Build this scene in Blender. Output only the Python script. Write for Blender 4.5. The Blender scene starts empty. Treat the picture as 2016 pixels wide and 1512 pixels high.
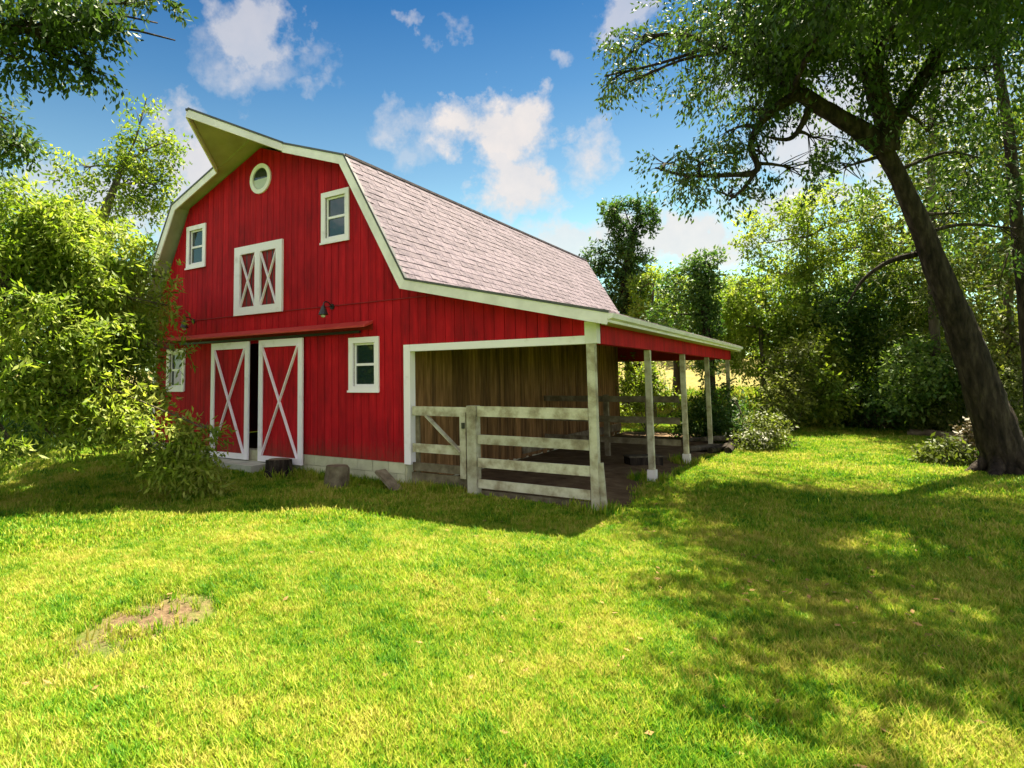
import bpy, math, random
import numpy as np
from mathutils import Vector, Matrix

scene = bpy.context.scene
COL = scene.collection
R_ = math.radians

# ------------------------------------------------------------------ camera
cam_d = bpy.data.cameras.new('camera')
cam = bpy.data.objects.new('camera', cam_d)
COL.objects.link(cam)
CAM = Vector((12.612, -9.358, 1.581))
yaw, pitch, roll = 0.60455, 0.07944, -0.01132
fw = Vector((-math.sin(yaw) * math.cos(pitch), math.cos(yaw) * math.cos(pitch), math.sin(pitch)))
rt = Vector((math.cos(yaw), math.sin(yaw), 0))
up = rt.cross(fw)
rt2 = rt * math.cos(roll) + up * math.sin(roll)
up2 = up * math.cos(roll) - rt * math.sin(roll)
cam.matrix_world = Matrix(((rt2.x, up2.x, -fw.x, CAM.x), (rt2.y, up2.y, -fw.y, CAM.y), (rt2.z, up2.z, -fw.z, CAM.z), (0, 0, 0, 1)))
cam_d.sensor_width = 36
cam_d.lens = 21.3252
cam_d.shift_x = 0.08538
cam_d.shift_y = -0.05212
cam_d.clip_end = 3000
cam_d.clip_start = 0.05
scene.camera = cam

# ------------------------------------------------------------------ light, sky, exposure
SUN = Vector((0.14, 1.43, 3.0)).normalized()
scene.view_settings.view_transform = 'Standard'
scene.view_settings.look = 'None'
scene.view_settings.gamma = 1
scene.view_settings.use_curve_mapping = False
scene.view_settings.exposure = 2.35

sun_d = bpy.data.lights.new('sun', 'SUN')
sun_d.energy = 5.0
sun_d.angle = R_(0.53)
sun_d.color = (1.0, 0.92, 0.70)
sun = bpy.data.objects.new('sun', sun_d)
COL.objects.link(sun)
sun.rotation_euler = SUN.to_track_quat('Z', 'Y').to_euler()

world = bpy.data.worlds.new('World')
scene.world = world
world.use_nodes = True
wt = world.node_tree
wt.nodes.clear()


def N(nt, typ, **kw):
    n = nt.nodes.new(typ)
    for k, v in kw.items():
        if k.startswith('_'):
            setattr(n, k[1:], v)
        else:
            n.inputs[int(k[1:]) if k[0] == 'i' and k[1:].isdigit() else k].default_value = v
    return n


def L(nt, a, b):
    nt.links.new(a, b)


def math_n(nt, op, a, b=None, clamp=False):
    n = nt.nodes.new('ShaderNodeMath')
    n.operation = op
    n.use_clamp = clamp
    for i, x in enumerate((a, b)):
        if x is None:
            continue
        if isinstance(x, (int, float)):
            n.inputs[i].default_value = x
        else:
            L(nt, x, n.inputs[i])
    return n.outputs[0]


def build_sky():
    nt = wt
    out = N(nt, 'ShaderNodeOutputWorld')
    sky = N(nt, 'ShaderNodeTexSky', _sky_type='NISHITA')
    sky.sun_disc = False
    sky.sun_elevation = math.asin(SUN.z)
    sky.sun_rotation = math.atan2(SUN.x, SUN.y)
    sky.air_density = 1.0
    sky.dust_density = 0.3
    sky.ozone_density = 2.0
    tc = N(nt, 'ShaderNodeTexCoord')
    vec = tc.outputs['Generated']
    nrm = N(nt, 'ShaderNodeVectorMath', _operation='NORMALIZE')
    L(nt, vec, nrm.inputs[0])
    # turbulence that frays the cloud edges
    n1 = N(nt, 'ShaderNodeTexNoise', Scale=16.0, Detail=9.0, Roughness=0.62)
    L(nt, nrm.outputs[0], n1.inputs['Vector'])
    n2 = N(nt, 'ShaderNodeTexNoise', Scale=3.2, Detail=6.0, Roughness=0.55)
    L(nt, nrm.outputs[0], n2.inputs['Vector'])
    fray = math_n(nt, 'SUBTRACT', n1.outputs['Fac'], 0.5)

    # curl the outlines with a second, vector-valued noise
    n3 = N(nt, 'ShaderNodeTexNoise', Scale=13.0, Detail=5.0, Roughness=0.6)
    L(nt, nrm.outputs[0], n3.inputs['Vector'])
    w1 = N(nt, 'ShaderNodeVectorMath', _operation='SUBTRACT')
    L(nt, n3.outputs['Color'], w1.inputs[0])
    w1.inputs[1].default_value = (0.5, 0.5, 0.5)
    w2 = N(nt, 'ShaderNodeVectorMath', _operation='MULTIPLY_ADD')
    L(nt, w1.outputs[0], w2.inputs[0])
    w2.inputs[1].default_value = (0.16, 0.16, 0.16)
    L(nt, nrm.outputs[0], w2.inputs[2])

    def dot(v):
        d = N(nt, 'ShaderNodeVectorMath', _operation='DOT_PRODUCT')
        L(nt, w2.outputs[0], d.inputs[0])
        d.inputs[1].default_value = v
        return d.outputs['Value']
    total = None
    for (c, a, b, ra, rb, dens, fr) in CLOUDS:
        u = math_n(nt, 'DIVIDE', dot(a), ra)
        v = math_n(nt, 'DIVIDE', dot(b), rb)
        r = math_n(nt, 'SQRT', math_n(nt, 'ADD', math_n(nt, 'MULTIPLY', u, u), math_n(nt, 'MULTIPLY', v, v)))
        m = math_n(nt, 'SUBTRACT', 1.0, r)
        m = math_n(nt, 'ADD', m, math_n(nt, 'MULTIPLY', fray, fr))
        m = math_n(nt, 'MULTIPLY', m, 1.7 if fr < 2.6 else 1.0, clamp=True)
        front = math_n(nt, 'GREATER_THAN', dot(c), 0.3)
        m = math_n(nt, 'MULTIPLY', math_n(nt, 'MULTIPLY', m, front), dens)
        total = m if total is None else math_n(nt, 'MAXIMUM', total, m)
    # denser cumulus added outside the view to brighten the shaded front
    seen = math_n(nt, 'SUBTRACT', 0.66, dot(tuple(fw)))
    seen = math_n(nt, 'MULTIPLY', seen, 5.0, clamp=True)
    g = math_n(nt, 'ADD', n2.outputs['Fac'], math_n(nt, 'MULTIPLY', fray, 0.35))
    g = math_n(nt, 'MULTIPLY', math_n(nt, 'SUBTRACT', g, 0.455), 9.0, clamp=True)
    total = math_n(nt, 'MAXIMUM', total, math_n(nt, 'MULTIPLY', math_n(nt, 'MULTIPLY', g, seen), 0.9))
    # deep blue overhead, paler towards the horizon
    sepz = N(nt, 'ShaderNodeSeparateXYZ')
    L(nt, nrm.outputs[0], sepz.inputs[0])
    rp = N(nt, 'ShaderNodeValToRGB')
    rp.color_ramp.elements[0].position = 0.0
    rp.color_ramp.elements[0].color = (0.50, 0.62, 0.46, 1)
    rp.color_ramp.elements[1].position = 1.0
    rp.color_ramp.elements[1].color = (0.04, 0.135, 0.20, 1)
    for (ps_, c_) in ((0.20, (0.42, 0.50, 0.37, 1)), (0.32, (0.27, 0.345, 0.31, 1)), (0.44, (0.135, 0.24, 0.27, 1)), (0.56, (0.05, 0.155, 0.225, 1))):
        e = rp.color_ramp.elements.new(ps_)
        e.color = c_
    L(nt, sepz.outputs[2], rp.inputs[0])
    hs = N(nt, 'ShaderNodeMix', _data_type='RGBA', _blend_type='MULTIPLY')
    hs.inputs[0].default_value = 1.0
    L(nt, sky.outputs[0], hs.inputs[6])
    L(nt, rp.outputs[0], hs.inputs[7])
    bg = N(nt, 'ShaderNodeBackground', Strength=0.092)
    L(nt, hs.outputs[2], bg.inputs['Color'])
    # clouds: cream, greyer where the turbulence is deep; unseen ones brightened as fill light
    shade = math_n(nt, 'MULTIPLY', math_n(nt, 'SUBTRACT', n1.outputs['Fac'], 0.3), 2.2, clamp=True)
    cc = N(nt, 'ShaderNodeMix', _data_type='RGBA')
    cc.inputs[6].default_value = (0.80, 0.78, 0.79, 1)
    cc.inputs[7].default_value = (1.0, 0.91, 0.85, 1)
    L(nt, shade, cc.inputs[0])
    cb = N(nt, 'ShaderNodeBackground')
    L(nt, math_n(nt, 'ADD', 0.19, math_n(nt, 'MULTIPLY', seen, 0.26)), cb.inputs['Strength'])
    L(nt, cc.outputs[2], cb.inputs['Color'])
    mx = N(nt, 'ShaderNodeMixShader')
    L(nt, total, mx.inputs[0])
    L(nt, bg.outputs[0], mx.inputs[1])
    L(nt, cb.outputs[0], mx.inputs[2])
    L(nt, mx.outputs[0], out.inputs['Surface'])


# direction of each cloud, the two axes of its outline, its half-widths, density, raggedness
CLOUDS = [
    ((-0.4203, 0.8217, 0.3850), (0.8778, 0.4757, -0.0570), (0.2300, -0.3140, 0.9212), 0.1184, 0.0592, 0.95, 2.20),
    ((-0.4157, 0.8529, 0.3158), (0.8892, 0.4542, -0.0560), (0.1912, -0.2575, 0.9472), 0.0683, 0.0724, 0.90, 2.20),
    ((-0.4300, 0.8612, 0.2709), (0.8876, 0.4582, -0.0479), (0.1654, -0.2199, 0.9614), 0.0325, 0.0325, 0.70, 2.60),
    ((-0.3110, 0.8861, 0.3435), (0.7501, 0.4508, -0.4838), (0.5836, -0.1072, 0.8049), 0.0351, 0.0584, 0.75, 2.80),
    ((-0.5444, 0.7376, 0.3995), (0.8337, 0.5282, 0.1608), (0.0924, -0.4206, 0.9025), 0.0712, 0.0301, 0.50, 3.00),
    ((-0.5305, 0.7654, 0.3644), (0.8197, 0.5727, -0.0096), (0.2160, -0.2936, 0.9312), 0.0321, 0.0401, 0.35, 3.00),
    ((-0.6700, 0.5484, 0.5004), (0.7335, 0.5926, 0.3327), (0.1141, -0.5900, 0.7993), 0.0691, 0.0801, 0.60, 2.40),
    ((-0.6871, 0.5631, 0.4592), (0.6453, 0.7634, 0.0294), (0.3339, -0.3165, 0.8879), 0.1115, 0.0446, 0.50, 2.60),
    ((-0.6474, 0.6263, 0.4343), (0.7170, 0.6937, 0.0683), (0.2585, -0.3556, 0.8982), 0.0383, 0.0268, 0.50, 3.00),
    ((-0.5010, 0.6873, 0.5259), (0.8091, 0.5877, 0.0028), (0.3071, -0.4269, 0.8506), 0.0194, 0.0119, 0.40, 2.80),
    ((-0.4636, 0.7184, 0.5186), (0.8325, 0.5536, -0.0226), (0.3033, -0.4212, 0.8547), 0.0224, 0.0165, 0.35, 2.80),
    ((-0.3233, 0.8195, 0.4732), (0.9027, 0.4171, -0.1057), (0.2840, -0.3930, 0.8746), 0.0254, 0.0150, 0.45, 2.80),
    ((-0.2262, 0.8292, 0.5112), (0.9225, 0.3509, -0.1609), (0.3128, -0.4352, 0.8443), 0.0426, 0.0355, 0.55, 2.40),
    ((-0.7846, 0.5320, 0.3185), (0.6164, 0.6135, 0.4936), (-0.0672, -0.5836, 0.8092), 0.0683, 0.0986, 0.85, 1.80),
    ((-0.3427, 0.9155, 0.2109), (0.8816, 0.3909, -0.2645), (0.3245, -0.0953, 0.9411), 0.1047, 0.0483, 0.70, 2.00),
    ((-0.1928, 0.9594, 0.2058), (0.9556, 0.2312, -0.1826), (0.2228, -0.1615, 0.9614), 0.1987, 0.0458, 0.85, 1.80),
    ((-0.0472, 0.9686, 0.2440), (0.9950, 0.0670, -0.0737), (0.0877, -0.2393, 0.9670), 0.1408, 0.0387, 0.80, 2.00),
    ((0.0379, 0.9372, 0.3467), (0.9672, 0.0528, -0.2484), (0.2511, -0.3448, 0.9045), 0.1687, 0.1427, 0.75, 2.20),
    ((-0.8966, 0.3601, 0.2577), (0.4052, 0.9018, 0.1499), (0.1784, -0.2388, 0.9545), 0.0966, 0.0552, 0.50, 2.20),
    ((-0.8648, 0.4401, 0.2420), (0.4757, 0.8722, 0.1138), (0.1610, -0.2135, 0.9636), 0.1457, 0.0656, 0.70, 2.00),
]
build_sky()

# ------------------------------------------------------------------ materials


def mat(name):
    m = bpy.data.materials.new(name)
    m.use_nodes = True
    nt = m.node_tree
    nt.nodes.clear()
    out = N(nt, 'ShaderNodeOutputMaterial')
    return m, nt, out


def ramp(nt, fac, stops):
    r = N(nt, 'ShaderNodeValToRGB')
    el = r.color_ramp.elements
    while len(el) < len(stops):
        el.new(0.5)
    for e, (p, c) in zip(el, stops):
        e.position = p
        e.color = (*c, 1)
    L(nt, fac, r.inputs[0])
    return r.outputs[0]


def noise(nt, scale, detail=4, rough=0.55, stretch=None, obj=True, rnd=False):
    tc = N(nt, 'ShaderNodeTexCoord')
    src = tc.outputs['Object']
    if not obj:
        src = N(nt, 'ShaderNodeNewGeometry').outputs['Position']
    mp = N(nt, 'ShaderNodeMapping')
    mp.inputs['Scale'].default_value = stretch or (1, 1, 1)
    L(nt, src, mp.inputs['Vector'])
    if rnd:
        oi = N(nt, 'ShaderNodeObjectInfo')
        cx = N(nt, 'ShaderNodeCombineXYZ')
        L(nt, math_n(nt, 'MULTIPLY', oi.outputs['Random'], 40.0), cx.inputs[0])
        L(nt, math_n(nt, 'MULTIPLY', oi.outputs['Random'], 23.0), cx.inputs[2])
        L(nt, cx.outputs[0], mp.inputs['Location'])
    n = N(nt, 'ShaderNodeTexNoise', Scale=scale, Detail=detail, Roughness=rough)
    L(nt, mp.outputs[0], n.inputs['Vector'])
    return n.outputs['Fac']


def surf(name, stops, scale=3, stretch=None, rough=0.7, bump=0.2, bscale=30, spec=0.3, rnd=0.12, detail=5, world_pos=False):
    m, nt, out = mat(name)
    f = noise(nt, scale, detail, 0.6, stretch, obj=not world_pos)
    col = ramp(nt, f, stops)
    if rnd:
        oi = N(nt, 'ShaderNodeObjectInfo')
        hv = N(nt, 'ShaderNodeHueSaturation')
        v = math_n(nt, 'ADD', 1 - rnd, math_n(nt, 'MULTIPLY', oi.outputs['Random'], 2 * rnd))
        L(nt, v, hv.inputs['Value'])
        L(nt, col, hv.inputs['Color'])
        col = hv.outputs[0]
    b = N(nt, 'ShaderNodeBsdfPrincipled', Roughness=rough)
    b.inputs['Specular IOR Level'].default_value = spec
    L(nt, col, b.inputs['Base Color'])
    if bump:
        st = stretch or (1, 1, 1)
        f2 = noise(nt, bscale, 3, 0.6, st, obj=not world_pos)
        bp = N(nt, 'ShaderNodeBump', Strength=bump, Distance=0.05 if 'bark' in name else 0.01)
        L(nt, f2, bp.inputs['Height'])
        L(nt, bp.outputs[0], b.inputs['Normal'])
    L(nt, b.outputs[0], out.inputs[0])
    return m


def red_siding():
    m, nt, out = mat('red_barn_paint')
    pos = N(nt, 'ShaderNodeNewGeometry').outputs['Position']
    sp = N(nt, 'ShaderNodeSeparateXYZ')
    L(nt, pos, sp.inputs[0])
    streak = noise(nt, 2.4, 8, 0.62, (3.5, 3.5, 0.4), obj=False)
    blot = noise(nt, 0.9, 5, 0.6, None, obj=False)
    grit = noise(nt, 22, 6, 0.75, (1, 1, 0.35), obj=False)
    f = math_n(nt, 'ADD', math_n(nt, 'MULTIPLY', streak, 0.6), math_n(nt, 'MULTIPLY', blot, 0.4))
    col = ramp(nt, f, [(0.32, (0.15, 0.006, 0.010)), (0.45, (0.33, 0.006, 0.013)), (0.55, (0.44, 0.007, 0.015)), (0.68, (0.56, 0.018, 0.026))])
    oi = N(nt, 'ShaderNodeObjectInfo')
    hv = N(nt, 'ShaderNodeHueSaturation')
    L(nt, math_n(nt, 'ADD', 0.86, math_n(nt, 'MULTIPLY', oi.outputs['Random'], 0.26)), hv.inputs['Value'])
    L(nt, col, hv.inputs['Color'])
    # rain splashed soil along the foot of the wall
    h = math_n(nt, 'SUBTRACT', 0.36, sp.outputs[2])
    h = math_n(nt, 'ADD', math_n(nt, 'MULTIPLY', h, 1.5), math_n(nt, 'MULTIPLY', math_n(nt, 'SUBTRACT', grit, 0.5), 2.2))
    h = math_n(nt, 'MULTIPLY', h, 0.75, clamp=True)
    m1 = N(nt, 'ShaderNodeMix', _data_type='RGBA')
    L(nt, h, m1.inputs[0])
    L(nt, hv.outputs[0], m1.inputs[6])
    m1.inputs[7].default_value = (0.13, 0.055, 0.035, 1)
    # small weathered flecks where the paint has worn thin
    w = math_n(nt, 'MULTIPLY', math_n(nt, 'SUBTRACT', grit, 0.66), 7.0, clamp=True)
    m2 = N(nt, 'ShaderNodeMix', _data_type='RGBA')
    L(nt, math_n(nt, 'MULTIPLY', w, 0.45), m2.inputs[0])
    L(nt, m1.outputs[2], m2.inputs[6])
    m2.inputs[7].default_value = (0.30, 0.10, 0.08, 1)
    b = N(nt, 'ShaderNodeBsdfPrincipled', Roughness=0.68)
    b.inputs['Specular IOR Level'].default_value = 0.12
    L(nt, m2.outputs[2], b.inputs['Base Color'])
    bp = N(nt, 'ShaderNodeBump', Strength=0.5, Distance=0.008)
    L(nt, grit, bp.inputs['Height'])
    L(nt, bp.outputs[0], b.inputs['Normal'])
    L(nt, b.outputs[0], out.inputs[0])
    return m


M = {}
M['red'] = surf('red_paint', [(0.22, (0.17, 0.008, 0.012)), (0.40, (0.33, 0.006, 0.013)), (0.6, (0.45, 0.007, 0.015)), (0.8, (0.55, 0.018, 0.026))],
                2.6, (3.5, 3.5, 0.45), 0.65, 0.5, 14, 0.12, 0.13, 8, True)
M['red'] = red_siding()
M['red_dark'] = surf('red_paint_old', [(0.3, (0.18, 0.007, 0.010)), (0.7, (0.30, 0.010, 0.014))], 2, (4, 4, 1), 0.6, 0.3, 14, 0.3, 0.08)
M['rust_red'] = surf('canopy_red', [(0.3, (0.42, 0.03, 0.025)), (0.7, (0.55, 0.06, 0.045))], 3, None, 0.5, 0.2, 20, 0.4, 0)
M['white'] = surf('white_paint', [(0.25, (0.70, 0.62, 0.66)), (0.42, (0.90, 0.82, 0.90))], 3, (1, 1, 1), 0.55, 0.15, 25, 0.3, 0.03)
M['cream'] = surf('cream_trim', [(0.2, (0.60, 0.55, 0.54)), (0.6, (0.82, 0.76, 0.76))], 2.5, None, 0.6, 0.2, 20, 0.3, 0.05)
M['old_white'] = surf('weathered_cream', [(0.2, (0.13, 0.10, 0.065)), (0.40, (0.33, 0.28, 0.19)), (0.55, (0.52, 0.48, 0.36)), (0.75, (0.66, 0.62, 0.50))], 4, (1, 1, 1), 0.8, 0.6, 30, 0.1, 0.15, 8, True)
M['soffit'] = surf('soffit_shaded_cream', [(0.3, (0.33, 0.32, 0.21)), (0.7, (0.44, 0.43, 0.29))], 2, None, 0.7, 0.1, 20, 0.2, 0)  # cream paint, with its olive tone in shade put into the colour
M['brown'] = surf('raw_boards', [(0.2, (0.055, 0.026, 0.010)), (0.45, (0.15, 0.075, 0.028)), (0.62, (0.24, 0.125, 0.05)), (0.8, (0.38, 0.21, 0.09))], 2, (5, 5, 0.6), 0.8, 0.5, 12, 0.2, 0.35)
M['grey_wood'] = surf('weathered_wood', [(0.2, (0.06, 0.046, 0.03)), (0.5, (0.17, 0.135, 0.09)), (0.8, (0.32, 0.27, 0.19))], 5, (1, 1, 1), 0.85, 0.6, 25, 0.1, 0.15)
M['bark'] = surf('bark', [(0.25, (0.045, 0.035, 0.026)), (0.55, (0.10, 0.082, 0.06)), (0.8, (0.17, 0.15, 0.115))], 6, (1, 1, 0.3), 0.9, 1.0, 9, 0.1, 0.1)
M['dark_bark'] = surf('dark_bark', [(0.3, (0.008, 0.007, 0.006)), (0.5, (0.028, 0.021, 0.017)), (0.75, (0.07, 0.055, 0.042))], 9, (1, 1, 0.22), 0.95, 1.0, 14, 0.1, 0.0)  # the big trunk's silhouette darkness is put into this bark colour
M['concrete'] = surf('concrete', [(0.2, (0.30, 0.30, 0.26)), (0.6, (0.48, 0.47, 0.40)), (0.9, (0.56, 0.55, 0.48))], 4, None, 0.85, 0.4, 30, 0.2, 0.05)
M['foundation'] = surf('foundation_block', [(0.2, (0.36, 0.33, 0.22)), (0.6, (0.56, 0.53, 0.38))], 3, None, 0.9, 0.5, 25, 0.1, 0.08)
M['black'] = surf('black_enamel', [(0.3, (0.012, 0.012, 0.012)), (0.7, (0.025, 0.022, 0.02))], 3, None, 0.35, 0, 20, 0.5, 0)
M['interior'] = surf('barn_inside', [(0.3, (0.05, 0.035, 0.02)), (0.7, (0.09, 0.06, 0.035))], 2, None, 0.9, 0.2, 20, 0.1, 0)
M['galv'] = surf('drip_edge', [(0.3, (0.05, 0.05, 0.055)), (0.7, (0.09, 0.09, 0.09))], 3, None, 0.5, 0, 20, 0.4, 0)
M['shingle'] = surf('asphalt_shingle', [(0.28, (0.085, 0.068, 0.085)), (0.42, (0.135, 0.108, 0.135)), (0.55, (0.185, 0.146, 0.172)), (0.7, (0.12, 0.105, 0.13))],
                    3.5, (1, 1.4, 3), 0.9, 0.6, 120, 0.15, 0.13, 8)
M['leaf_litter'] = surf('fallen_leaves', [(0.3, (0.14, 0.08, 0.03)), (0.7, (0.3, 0.2, 0.08))], 5, None, 0.9, 0, 20, 0.1, 0.3)
M['straw'] = surf('straw', [(0.3, (0.35, 0.25, 0.10)), (0.7, (0.5, 0.38, 0.18))], 5, None, 0.9, 0.4, 20, 0.1, 0.1)
M['bulb_glass'] = surf('frosted_glass', [(0.3, (0.5, 0.5, 0.45)), (0.7, (0.6, 0.6, 0.55))], 3, None, 0.2, 0, 20, 0.5, 0)


def glass():
    m, nt, out = mat('window_glass')
    b = N(nt, 'ShaderNodeBsdfPrincipled', Roughness=0.04)
    b.inputs['Base Color'].default_value = (0.015, 0.03, 0.028, 1)
    b.inputs['Specular IOR Level'].default_value = 0.9
    f = noise(nt, 2.5, 2, 0.5)
    bp = N(nt, 'ShaderNodeBump', Strength=0.25, Distance=0.01)
    L(nt, f, bp.inputs['Height'])
    L(nt, bp.outputs[0], b.inputs['Normal'])
    L(nt, b.outputs[0], out.inputs[0])
    return m


M['glass'] = glass()


def leafmat(name, dark, mid, light, trans=0.45, tw=(1.05, 1.15, 0.5), rough=0.55):
    """leaf tint is stored per leaf; translucent so that light from behind glows through"""
    m, nt, out = mat(name)
    at = N(nt, 'ShaderNodeAttribute', _attribute_name='tint')
    col = ramp(nt, at.outputs['Fac'], [(0.0, dark), (0.5, mid), (1.0, light)])
    d = N(nt, 'ShaderNodeBsdfPrincipled', Roughness=rough)
    d.inputs['Specular IOR Level'].default_value = 0.25
    L(nt, col, d.inputs['Base Color'])
    t = N(nt, 'ShaderNodeBsdfTranslucent')
    mu = N(nt, 'ShaderNodeMix', _data_type='RGBA', _blend_type='MULTIPLY')
    mu.inputs[0].default_value = 1.0
    L(nt, col, mu.inputs[6])
    mu.inputs[7].default_value = (*tw, 1)
    L(nt, mu.outputs[2], t.inputs['Color'])
    mx = N(nt, 'ShaderNodeMixShader', i0=trans)
    L(nt, d.outputs[0], mx.inputs[1])
    L(nt, t.outputs[0], mx.inputs[2])
    L(nt, mx.outputs[0], out.inputs[0])
    return m


M['leaf_yellow'] = leafmat('leaves_yellow_green', (0.05, 0.12, 0.015), (0.21, 0.28, 0.03), (0.46, 0.46, 0.11), 0.5, (1.0, 1.1, 0.5))
M['leaf_mid'] = leafmat('leaves_mid_green', (0.035, 0.09, 0.012), (0.16, 0.22, 0.024), (0.42, 0.43, 0.07), 0.5)
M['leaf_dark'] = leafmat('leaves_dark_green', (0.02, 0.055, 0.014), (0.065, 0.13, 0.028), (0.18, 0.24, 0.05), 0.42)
M['leaf_olive'] = leafmat('leaves_olive', (0.04, 0.055, 0.012), (0.11, 0.135, 0.025), (0.24, 0.24, 0.06), 0.42)
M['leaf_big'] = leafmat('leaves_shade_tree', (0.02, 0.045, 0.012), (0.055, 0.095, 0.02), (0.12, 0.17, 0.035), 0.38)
M['brush'] = leafmat('dry_brush', (0.04, 0.03, 0.015), (0.09, 0.07, 0.035), (0.18, 0.15, 0.07), 0.2, (1.1, 1, 0.7))
M['flower'] = leafmat('white_blossom', (0.45, 0.42, 0.33), (0.6, 0.58, 0.48), (0.75, 0.72, 0.65), 0.3, (1, 1, 0.9))


def ground_mat():
    m, nt, out = mat('lawn_and_field')
    pos = N(nt, 'ShaderNodeNewGeometry').outputs['Position']
    sep = N(nt, 'ShaderNodeSeparateXYZ')
    L(nt, pos, sep.inputs[0])
    big = noise(nt, 0.5, 5, 0.6, obj=False)
    mid = noise(nt, 2.6, 6, 0.7, obj=False)
    fine = noise(nt, 22, 9, 0.8, obj=False)
    mix1 = math_n(nt, 'ADD', math_n(nt, 'MULTIPLY', big, 0.45), math_n(nt, 'ADD', math_n(nt, 'MULTIPLY', mid, 0.35), math_n(nt, 'MULTIPLY', fine, 0.25)))
    col = ramp(nt, mix1, [(0.36, (0.025, 0.09, 0.006)), (0.5, (0.07, 0.15, 0.010)), (0.62, (0.15, 0.20, 0.018)), (0.74, (0.22, 0.21, 0.045))])
    # bare, worn patches of the lawn; blotches at fixed spots of the yard
    last = col
    worn = None
    for (x, y, rx, ry, an, k) in PATCHES:
        mp = N(nt, 'ShaderNodeMapping')
        mp.vector_type = 'TEXTURE'
        mp.inputs['Location'].default_value = (x, y, 0)
        mp.inputs['Rotation'].default_value = (0, 0, an)
        mp.inputs['Scale'].default_value = (rx, ry, 1e4)
        L(nt, pos, mp.inputs['Vector'])
        ln = N(nt, 'ShaderNodeVectorMath', _operation='LENGTH')
        L(nt, mp.outputs[0], ln.inputs[0])
        v = math_n(nt, 'SUBTRACT', 1.45, ln.outputs['Value'])
        v = math_n(nt, 'ADD', v, math_n(nt, 'MULTIPLY', math_n(nt, 'SUBTRACT', mid, 0.5), 2.6))
        v = math_n(nt, 'MULTIPLY', v, 0.9, clamp=True)
        v = math_n(nt, 'MULTIPLY', v, k)
        worn = v if worn is None else math_n(nt, 'MAXIMUM', worn, v)
    dirt = ramp(nt, fine, [(0.32, (0.055, 0.035, 0.02)), (0.45, (0.12, 0.08, 0.045)), (0.58, (0.19, 0.13, 0.075)), (0.7, (0.26, 0.19, 0.11))])
    mx = N(nt, 'ShaderNodeMix', _data_type='RGBA')
    L(nt, worn, mx.inputs[0])
    L(nt, last, mx.inputs[6])
    L(nt, dirt, mx.inputs[7])
    # dry hay field beyond the barn
    mead = math_n(nt, 'MULTIPLY', math_n(nt, 'SUBTRACT', math_n(nt, 'ADD', sep.outputs[2], math_n(nt, 'MULTIPLY', mid, 0.5)), 0.2), 2.0, clamp=True)
    hay = ramp(nt, mid, [(0.3, (0.16, 0.14, 0.04)), (0.6, (0.24, 0.20, 0.08)), (0.8, (0.17, 0.16, 0.04))])
    mx2 = N(nt, 'ShaderNodeMix', _data_type='RGBA')
    L(nt, mead, mx2.inputs[0])
    L(nt, mx.outputs[2], mx2.inputs[6])
    L(nt, hay, mx2.inputs[7])
    b = N(nt, 'ShaderNodeBsdfPrincipled', Roughness=0.95)
    b.inputs['Specular IOR Level'].default_value = 0.05
    L(nt, mx2.outputs[2], b.inputs['Base Color'])
    bp = N(nt, 'ShaderNodeBump', Strength=0.8, Distance=0.05)
    L(nt, fine, bp.inputs['Height'])
    L(nt, bp.outputs[0], b.inputs['Normal'])
    L(nt, b.outputs[0], out.inputs[0])
    return m


# ------------------------------------------------------------------ helpers


def props(o, label=None, cat=None, group=None, kind=None):
    if label:
        o['label'] = label
    if cat:
        o['category'] = cat
    if group:
        o['group'] = group
    if kind:
        o['kind'] = kind
    return o


def thing(name, label, cat, loc=(0, 0, 0), group=None):
    o = bpy.data.objects.new(name, None)
    o.empty_display_size = 0.2
    COL.objects.link(o)
    o.location = loc
    return props(o, label, cat, group)


def mesh_of(name, V, F, m, smooth=False):
    me = bpy.data.meshes.new(name)
    me.from_pydata([tuple(v) for v in V], [], F)
    me.materials.append(m)
    if smooth:
        for p in me.polygons:
            p.use_smooth = True
    me.update()
    return me


def link(name, me, parent=None):
    """vertices are in world coordinates; the parent is an unrotated Empty"""
    o = bpy.data.objects.new(name, me)
    COL.objects.link(o)
    if parent is not None:
        o.parent = parent
        w = Vector((0, 0, 0))
        p = parent
        while p is not None:
            w += p.location
            p = p.parent
        o.location = -w
    return o


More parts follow.
